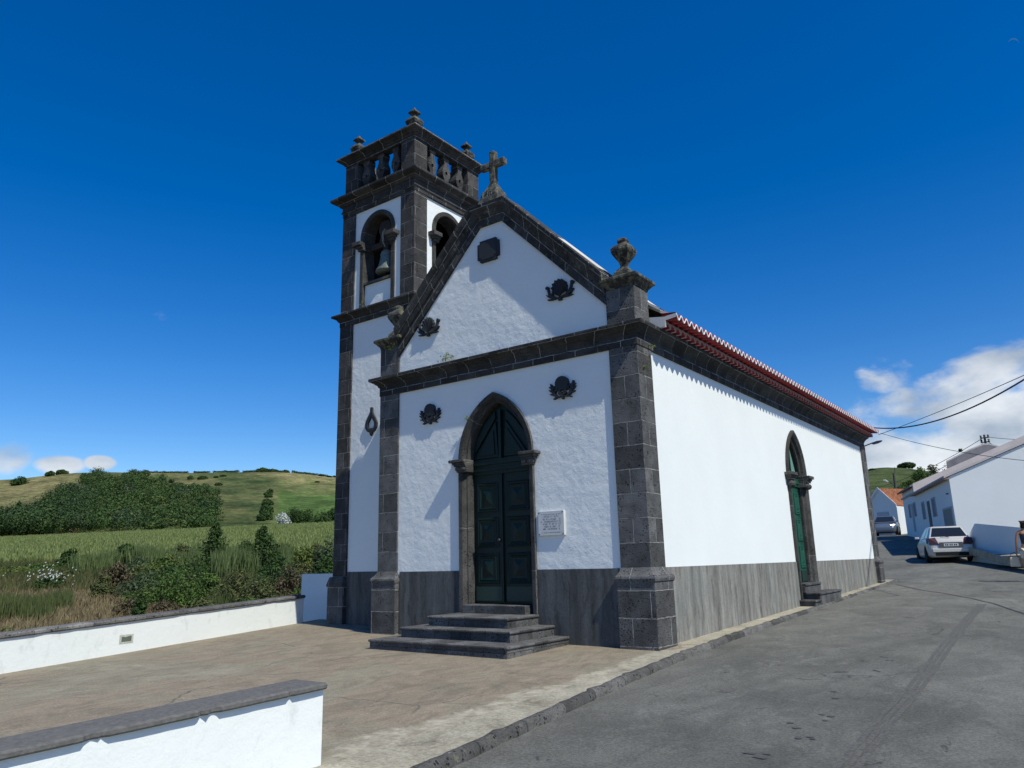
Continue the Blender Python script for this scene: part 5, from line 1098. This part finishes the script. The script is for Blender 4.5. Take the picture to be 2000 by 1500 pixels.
# ------------------------------------------------------------------ cars
def glass_mat(name, c): 
    m = Mat(name, .08, .6); m.col(c); return m.m
tyre_m = plain('tyre_black', (.02, .02, .021), .85, .2); rim_m = plain('alloy_rim', (.35, .36, .37), .35, .5, .8); tail_m = plain('red_tail_light', (.055, .010, .012), .2, .6); plate_m = plain('number_plate_white', (.62, .63, .62), .5, .3, var=.03)
def car(name, loc, rz, paint, label, L=4.1, Wd=1.70, H=1.46, hatch=True):
    root = empty(name, tuple(loc), rz, label=label, cat='car', group='cars on the street'); hw = Wd/2; r = L/2
    # stations along the length: x, sill z, belt z, half width at belt
    ST = [(-r, .36, .60, .60), (-r+.03, .25, .80, .74), (-r+.12, .22, .93, .80), (-r+.45, .20, .97, .845), (-r+1.0, .18, .975, .85), (-.3, .17, .955, .85), (.6, .17, .94, .85), (r-1.25, .17, .92, .845), (r-.6, .18, .80, .82), (r-.2, .20, .68, .74), (r-.03, .24, .58, .62), (r, .32, .50, .50)]
    rings = []
    for x, z0, zb, w in ST:
        w = w*hw/.855; h = zb-z0
        half = [(w*.86, z0), (w*.97, z0+h*.10), (w*1.0, z0+h*.35), (w*1.005, z0+h*.60), (w*.975, z0+h*.86), (w*.91, z0+h*.98), (w*.55, zb+.015), (0, zb+.02)]
        rings.append([(x, y, z) for y, z in half]+[(x, -y, z) for y, z in half[-2::-1]])
    b = M(1)
    for i in range(len(rings)-1):
        n = len(rings[i])
        for j in range(n): b.face([rings[i][j], rings[i][(j+1) % n], rings[i+1][(j+1) % n], rings[i+1][j]])
    b.face(rings[0]); b.face(rings[-1])
    # roof shell
    xr0, xr1 = (-r+.62, .15) if hatch else (-.95, .2); xb0, xb1 = (-r+.16, 1.02) if hatch else (-r+.75, 1.0)
    wb, wt = hw*.87, hw*.66; zb = .955; base = [(xb0, -wb, zb), (xb1, -wb, zb-.02), (xb1, wb, zb-.02), (xb0, wb, zb)]; top = [(xr0, -wt, H-.04), (xr1, -wt, H-.05), (xr1, wt, H-.05), (xr0, wt, H-.04)]
    xm = (xr0+xr1)/2
    for i in range(4): b.face([base[i], base[(i+1) % 4], top[(i+1) % 4], top[i]])
    q = [(xr0+.12, -wt*.84, H-.005), (xr1-.12, -wt*.84, H-.01), (xr1-.12, wt*.84, H-.01), (xr0+.12, wt*.84, H-.005)]
    for i in range(4): b.face([top[i], top[(i+1) % 4], q[(i+1) % 4], q[i]])
    b.face(q)
    body = b.build('body', paint, root, smooth=False, bevel=.02)
    for p in body.data.polygons: p.use_smooth = True
    gl = glass_mat('car_glass', (.015, .018, .022))
    def pane(P, f0=.08, f1=.10, nm='window', mat=gl, out=.012):
        P = [Vector(p) for p in P]; c = sum(P, Vector())/len(P); n = (P[1]-P[0]).cross(P[-1]-P[0]).normalized()
        if n.dot(c-Vector((xm, 0, .9))) < 0: n = -n
        m = M(1); Q = [c+(p-c)*(1-f0)+n*out for p in P]; m.face(Q); 
        return m.build(nm, mat, root)
    mixp = lambda a, b, t: tuple(a[i]+(b[i]-a[i])*t for i in range(3))
    pane([mixp(base[0], top[0], .12), mixp(base[3], top[3], .12), mixp(base[3], top[3], .96), mixp(base[0], top[0], .96)], .10, nm='rear_window'); pane([mixp(base[1], top[1], .08), mixp(base[2], top[2], .08), mixp(base[2], top[2], .97), mixp(base[1], top[1], .97)], .08, nm='windshield')
    for s in (0, 1):
        B0, B1, T0, T1 = (base[0], base[1], top[0], top[1]) if s == 0 else (base[3], base[2], top[3], top[2])
        bl = lambda u, v: mixp(mixp(B0, B1, u), mixp(T0, T1, u), v)
        for u0, u1 in ((.17, .46), (.50, .86)): pane([bl(u0, .06), bl(u1, .06), bl(u1, .9), bl(u0, .9)], .04, nm='side_window')
    for sx in (-1, 1):
        for sy in (-1, 1):
            m = M(1); cx = sx*(L/2-.78); yy = sy*(hw-.105)
            m.lathe(0, 0, [(.18, -.1), (.30, -.1), (.315, -.06), (.315, .06), (.30, .1), (.18, .1)], 24, 'y'); w = m.build('wheel', tyre_m, root); w.location = (cx, yy+sy*.02, .315)
            m = M(1); m.lathe(0, 0, [(.0, sy*.085), (.10, sy*.09), (.19, sy*.075), (.205, sy*.04)], 20, 'y'); m.build('rim', rim_m, w)
            m = M(1); P = [(.375*math.cos(R(k*15-10)), .375*math.sin(R(k*15-10))) for k in range(14)]; m.face([(cx+a, sy*(hw*.985+.012), .315+b) for a, b in P]); m.build('wheel_arch', tyre_m, root)
    for s in (-1, 1):
        m = M(1); z0, z1 = .70, 1.0; X = -r
        m.face([(X+.015, s*hw*.50, z0+.02), (X+.05, s*hw*.88, z0), (X+.07, s*hw*.90, z1-.03), (X+.12, s*hw*.62, z1)]); m.face([(X+.05, s*hw*.88, z0), (X+.30, s*(hw*.985+.012), z0+.08), (X+.34, s*(hw*.95+.012), z1-.02), (X+.07, s*hw*.90, z1-.03)])
        for v in range(len(m.v)): m.v[v].x -= .03
        m.build('tail_light', tail_m, root)
        m = M(1); m.face([(r-.14, s*hw*.50, .60), (r-.30, s*hw*.86, .62), (r-.42, s*hw*.88, .76), (r-.24, s*hw*.52, .74)]); m.build('headlight', glass_mat('lamp_glass', (.16, .17, .18)), root)
        m = M(1); m.box(.74, .84, s*(hw+.0)-.09, s*(hw+.0)+.09, .97, 1.07); m.build('door_mirror', paint, root, bevel=.03)
    m = M(1); m.box(-r-.035, -r+.0, -.42, .42, .60, .80); m.build('plate_recess', plain('dark_grey_trim', (.10, .10, .10), .5, .4), root)  # plain dark grey panel around the number plate
    m = M(1); m.box(-r-.045, -r-.036, -.26, .26, .64, .75); pl = m.build('number_plate', plate_m, root)
    m = M(1); x = -.21
    for k in range(6): m.box(-r-.047, -r-.0455, x, x+.045, .665, .725); x += .068+(.02 if k % 2 else 0)
    m.build('plate_characters', tyre_m, pl)
    m = M(1); m.box(-r-.03, -r+.1, -hw*.70, hw*.70, .27, .40); m.build('lower_grille', tyre_m, root)
    m = M(1); m.box(-r-.045, -r+.1, -hw*.82, hw*.82, .40, .56); m.build('bumper', paint, root, bevel=.03)
    m = M(1); m.tube([(xb0-.01, 0, 1.0), (xb0+.03, .28, 1.06)], .012); m.build('rear_wiper', tyre_m, root)
    return root
silver = plain('pearl_white_car_paint', (.60, .58, .54), .25, .6, .15, var=.03); blue_g = plain('blue_grey_car_paint', (.13, .16, .21), .25, .6, .3, var=.03)
cp = ppx(1846, 1097.5, 33)
car('hatchback_car', cp, R(90+15.5), silver, 'pearl white hatchback seen from behind, driving up the street')
fp = ppx(1733, 1046, 58)
car('parked_car', (fp.x, fp.y, fp.z), R(-84), blue_g, 'blue-grey car facing the viewer, parked in the shade near the bend', hatch=False)
# ------------------------------------------------------------------ person at the right picture edge
pp = ppx(2018, 1141, 22.0)
person = empty('person', (pp.x, pp.y, road_h(pp.x, pp.y)), R(20), label='person in dark top and light shorts at the right picture edge', cat='person')
def skin_fig(name, verts, edges, rad, mat, parent, sub=2, root_i=0):
    me = bpy.data.meshes.new(name); me.from_pydata(verts, edges, []); o = bpy.data.objects.new(name, me); S.collection.objects.link(o); o.parent = parent
    sk = o.modifiers.new('skin', 'SKIN'); lay = me.skin_vertices[0].data
    for i, rr in enumerate(rad): lay[i].radius = (rr, rr) if not isinstance(rr, tuple) else rr; lay[i].use_root = (i == root_i)
    sb = o.modifiers.new('sub', 'SUBSURF'); sb.levels = sub; sb.render_levels = sub; me.materials.append(mat); sk.use_smooth_shade = True; return o
skin_m = plain('tanned_skin', (.36, .19, .12), .6, .3, var=.08, scale=4)
V = [(0, 0, .92), (0, 0, 1.08), (0, 0, 1.26), (0, 0, 1.38), (0, 0, 1.46), (0, .01, 1.53), (0, .015, 1.62),
     (-.10, 0, .86), (-.11, .03, .50), (-.11, -.02, .10), (-.11, .10, .03), (.10, 0, .86), (.11, -.05, .50), (.11, -.14, .11), (.11, -.02, .03),
     (-.17, 0, 1.36), (-.235, 0, 1.12), (-.25, .06, .88), (-.25, .09, .80), (.17, 0, 1.36), (.235, 0, 1.12), (.25, .06, .88), (.25, .09, .80)]
Ed = [(0, 1), (1, 2), (2, 3), (3, 4), (4, 5), (5, 6), (0, 7), (7, 8), (8, 9), (9, 10), (0, 11), (11, 12), (12, 13), (13, 14), (3, 15), (15, 16), (16, 17), (17, 18), (3, 19), (19, 20), (20, 21), (21, 22)]
Rr_ = [.12, .105, .125, .10, .052, .085, .075, .085, .055, .036, .035, .085, .055, .036, .035, .048, .036, .027, .034, .048, .036, .027, .034]
skin_fig('body', V, Ed, Rr_, skin_m, person)
for s in (-1, 1):
    for k, (dx, ln) in enumerate(((-.03, .06), (-.012, .072), (.008, .068), (.027, .055))):
        skin_fig('finger', [(s*.25, .09+dx, .78), (s*.252, .10+dx, .745), (s*.245, .105+dx, .78-ln-.02)], [(0, 1), (1, 2)], [.011, .009, .007], skin_m, person, 1)
    skin_fig('thumb', [(s*.245, .125, .80), (s*.235, .145, .77), (s*.23, .15, .745)], [(0, 1), (1, 2)], [.012, .010, .008], skin_m, person, 1)
skin_fig('top', [(0, 0, .94), (0, 0, 1.10), (0, 0, 1.27), (0, 0, 1.36), (-.10, 0, 1.385), (.10, 0, 1.385)], [(0, 1), (1, 2), (2, 3), (3, 4), (3, 5)], [.135, .12, .14, .11, .05, .05], plain('dark_striped_top', (.04, .045, .07), .8, .2), person)
skin_fig('shorts', [(0, 0, .93), (-.10, 0, .84), (-.11, .015, .62), (.10, 0, .84), (.11, -.02, .62)], [(0, 1), (1, 2), (0, 3), (3, 4)], [.14, .10, .085, .10, .085], plain('light_shorts', (.50, .48, .44), .85, .2), person)
skin_fig('hair', [(0, -.03, 1.60), (0, -.04, 1.66), (0, -.07, 1.58), (0, -.09, 1.48)], [(1, 0), (0, 2), (2, 3)], [.09, .08, .07, .045], plain('dark_hair', (.02, .017, .015), .6, .3), person)
for s in (-1, 1): 
    m = M(1); m.lathe(s*.032, 1.615, [(.0, .092), (.013, .09), (.014, .082)], 8, 'y'); m.build('eye', plain('eye_dark', (.03, .025, .02), .3, .5), person)
m = M(1); m.prism([(-.02, 1.56), (.02, 1.56), (0, 1.61)], lambda a, b, d: (a, d, b), .08, .12); m.build('nose', skin_m, person); m = M(1); m.box(-.025, .025, .085, .094, 1.538, 1.548); m.build('mouth', plain('lips', (.30, .10, .09), .5, .3), person)
bag = empty('tote_bag', (pp.x-.34, pp.y+.02, road_h(pp.x, pp.y)+.42), R(20), label='cream tote bag with a dark strap held at the right picture edge', cat='bag')
m = M(1); m.frust(-.13, .13, -.05, .05, 0, .27, .02, .02); m.build('bag_body', plain('cream_canvas', (.55, .48, .36), .85, .2), bag, bevel=.02)
m = M(1); m.tube([(-.10, 0, .25), (-.07, 0, .36), (.02, 0, .40), (.08, 0, .36), (.10, 0, .25)], .010); m.build('strap', plain('dark_strap', (.02, .02, .02), .7, .3), bag)
# ------------------------------------------------------------------ poles, wires, street lamps
conc = plain('grey_pole', (.11, .105, .095), .9, .1, var=.3, scale=2)
def pole(name, px, D, ytop, label, zb=-1.0, w=.14, arms=True):
    top = ppx(px, ytop, D); root = empty(name, (top.x, top.y, zb), label=label, cat='utility pole'); h = top.z-zb
    m = M(1); m.tube([(0, 0, 0), (0, 0, h*.5), (0, 0, h)], [w, w*.85, w*.65], 8); m.build('post', conc, root)
    if arms:
        m = M(1)
        for k, z in enumerate((h-.25, h-.6, h-.95)): m.tube([(-.32, .1, z), (.32, -.1, z)], .045)
        m.build('crossarm', conc, root); m = M(1)
        for k, z in enumerate((h-.25, h-.6, h-.95)):
            for s in (-1, 1): m.lathe(s*.26, -s*.08, [(.03, z), (.08, z+.06), (.05, z+.12), (.09, z+.16), (.04, z+.24)], 8)
        m.build('insulators', plain('brown_insulator', (.05, .045, .04), .4, .5), root)
    return top
t1 = pole('utility_pole', 1922, 60, 849, 'utility pole whose insulators show above the grey cement gable', zb=2, w=.12)
t2 = pole('utility_pole', 1745.5, 82, 924, 'dark utility pole rising behind the orange tiled roof', zb=2, arms=False, w=.20)
m = M(1); a = ppx(1748, 956, 84); b_ = ppx(1747.5, 912, 84); m.tube([tuple(a), tuple(b_)], .03); m.build('antenna_mast', metal_dark, label='thin mast beside the dark utility pole on the hill', cat='mast')
def wire(p, q, sag, r, label, name='overhead_cable'):
    m = M(1); P = []
    for k in range(25):
        f = k/24; v = p.lerp(q, f); v = v+Vector((0, 0, -4*sag*f*(1-f))); P.append(tuple(v))
    m.tube(P, r, 5); return m.build(name, plain('black_cable', (.018, .018, .02), .7, .2), label=label, cat='cable', smooth=True)
chz = Vector((.45*K, 20.6*K, 6.2*K))
wire(ppx(1703, 835, 27.5), ppx(2060, 702, 16), .50, .021, 'thickest black cable running from the far church eave up to the right picture edge')
wire(ppx(1716, 849, 27.6), ppx(2060, 706, 16.5), .06, .010, 'thin straight wire crossing just under the thickest cable')
wire(ppx(1720, 846, 27.6), ppx(2070, 905, 22), .18, .009, 'thin wire descending rightwards across the white gable wall')
wire(t1+Vector((-.2, 0, -.3)), ppx(1640, 960, 110), 1.2, .022, 'upper faint wire running left from the insulator pole over the hill'); wire(t1+Vector((-.2, 0, -.7)), ppx(1640, 976, 110), 1.2, .022, 'lower faint wire running left from the insulator pole over the hill')
wire(t1+Vector((.2, 0, -.2)), ppx(2080, 853, 50), .2, .018, 'uppermost wire leaving the insulator pole to the right'); wire(t1+Vector((.2, 0, -.6)), ppx(2080, 874, 44), .8, .02, 'sagging wire leaving the insulator pole to the right')
lamp = ppx(1689, 871, 28.6); root = empty('street_lamp', tuple(lamp), label='slim street lamp arm sticking out from the far corner of the church', cat='street lamp')
e1 = ppx(1703, 865.5, 28.0)-lamp; e2 = ppx(1706, 866, 27.9)-lamp; e3 = ppx(1722, 861, 27.2)-lamp
m = M(1); m.tube([(-.3, .1, -.1), (0, 0, 0), tuple(e1)], .022); m.build('arm', metal_dark, root); m = M(1); m.tube([tuple(e1), tuple(e2), tuple((e2+e3)/2), tuple(e3)], [.03, .05, .055, .03]); m.build('lamp_head', plain('lamp_housing', (.13, .14, .15), .5, .4), root)
l2_ = ppx(1746, 948, 82); root = empty('street_lamp', tuple(l2_), label='small pale street lamp on the dark utility pole by the hill', cat='street lamp'); v = ppx(1731, 940, 80)-l2_
m = M(1); m.tube([(0, 0, 0), tuple(v*.6+Vector((0, 0, .15))), tuple(v)], .04); m.build('arm', conc, root); m = M(1); m.tube([tuple(v*.85), tuple(v*1.25)], [.10, .12]); m.build('lamp_head', plain('pale_lamp_head', (.6, .6, .58), .5, .3), root)
# ------------------------------------------------------------------ weeds on the masonry
def weed(x, y, z, n, s, spread, mat, label, hang=False, seed=1):
    r = random.Random(seed); root = empty('weed', (x*K, y*K, z*K), label=label, cat='weed', group='weeds sprouting from the masonry'); L = Leaves()
    for _ in range(n):
        a = r.uniform(0, 6.28); k = r.random(); p = Vector((spread*k*math.cos(a), spread*.35*k*math.sin(a)-.01, (-1 if hang else 1)*spread*(.9-k*.6)*r.random()+.01)); L.leaf(p, Vector((r.gauss(0, 1), -1, r.gauss(.6, .8))), s*r.uniform(.6, 1.3), r, .9)
    L.build('leaves', mat, root)
    m = M(1); 
    for _ in range(4): m.tube([(0, 0, 0), (r.gauss(0, spread*.3), -.01, (-1 if hang else 1)*spread*.5)], .003, 4)
    m.build('stems', bark, root)
wl = leaf_mat('weed_leaves', (.06, .10, .02), (.22, .28, .06))
weed(-5.05, -.05, 6.31, 90, .020, .20, wl, 'tuft of fresh green weeds on the front ledge below the gable', seed=1)
weed(-6.95, -.03, 7.12, 90, .018, .20, leaf_mat('yellow_flower_weed', (.16, .17, .03), (.45, .42, .10)), 'hanging yellow-flowered weed under the left urn pedestal', True, 2)
weed(.02, .52, 5.78, 40, .018, .11, wl, 'small green weed at the top of the right corner pilaster', seed=3); weed(.02, .22, 5.35, 30, .016, .12, wl, 'sparse weed hanging on the right corner pilaster', True, 4)
weed(-4.40, -.05, 4.78, 26, .016, .08, wl, 'tiny yellowish weed on the left shoulder of the door arch', seed=5); weed(-9.3, 1.12, 9.0, 30, .016, .13, wl, 'tiny weeds on the tower ledge', seed=6)
# ------------------------------------------------------------------ moon: a pale thin crescent very far away
md = px_dir(1980, 85); mc = Vector((CX, CY, CZ))+md*7000; m = M(1)
ua = RT.copy(); va = U.copy(); n = 16; rr = 7000*8.5/1464; P = []
for k in range(n+1): a = R(8+150*k/n); P.append((rr*math.cos(a), rr*math.sin(a)))
for k in range(n, -1, -1): a = R(8+150*k/n); P.append((rr*math.cos(a)*.96, rr*math.sin(a)*.70-rr*.02))
m.prism(P, lambda a, b, d: tuple(ua*a+va*b+md*d), 0, 60); mo = m.build('moon', plain('moon_pale_blue', (.05, .20, .50), 1, 0, var=.0), kind='structure'); mo.location = mc
# ------------------------------------------------------------------ a house beyond the right picture edge; its shadow reaches into the street
oh = empty('corner_house', (9.2, 19.6, .2), R(-12), label='white corner house beyond the right picture edge', cat='house')
m = M(1); m.box(-2.2, 3.5, -3, 2.6, -.6, 3.2); m.build('wall', white_house, oh); m = M(1); m.frust(-2.4, 3.7, -3.2, 2.8, 3.2, 4.1, 2.4, 2.2); m.build('roof', roof_cement, oh)
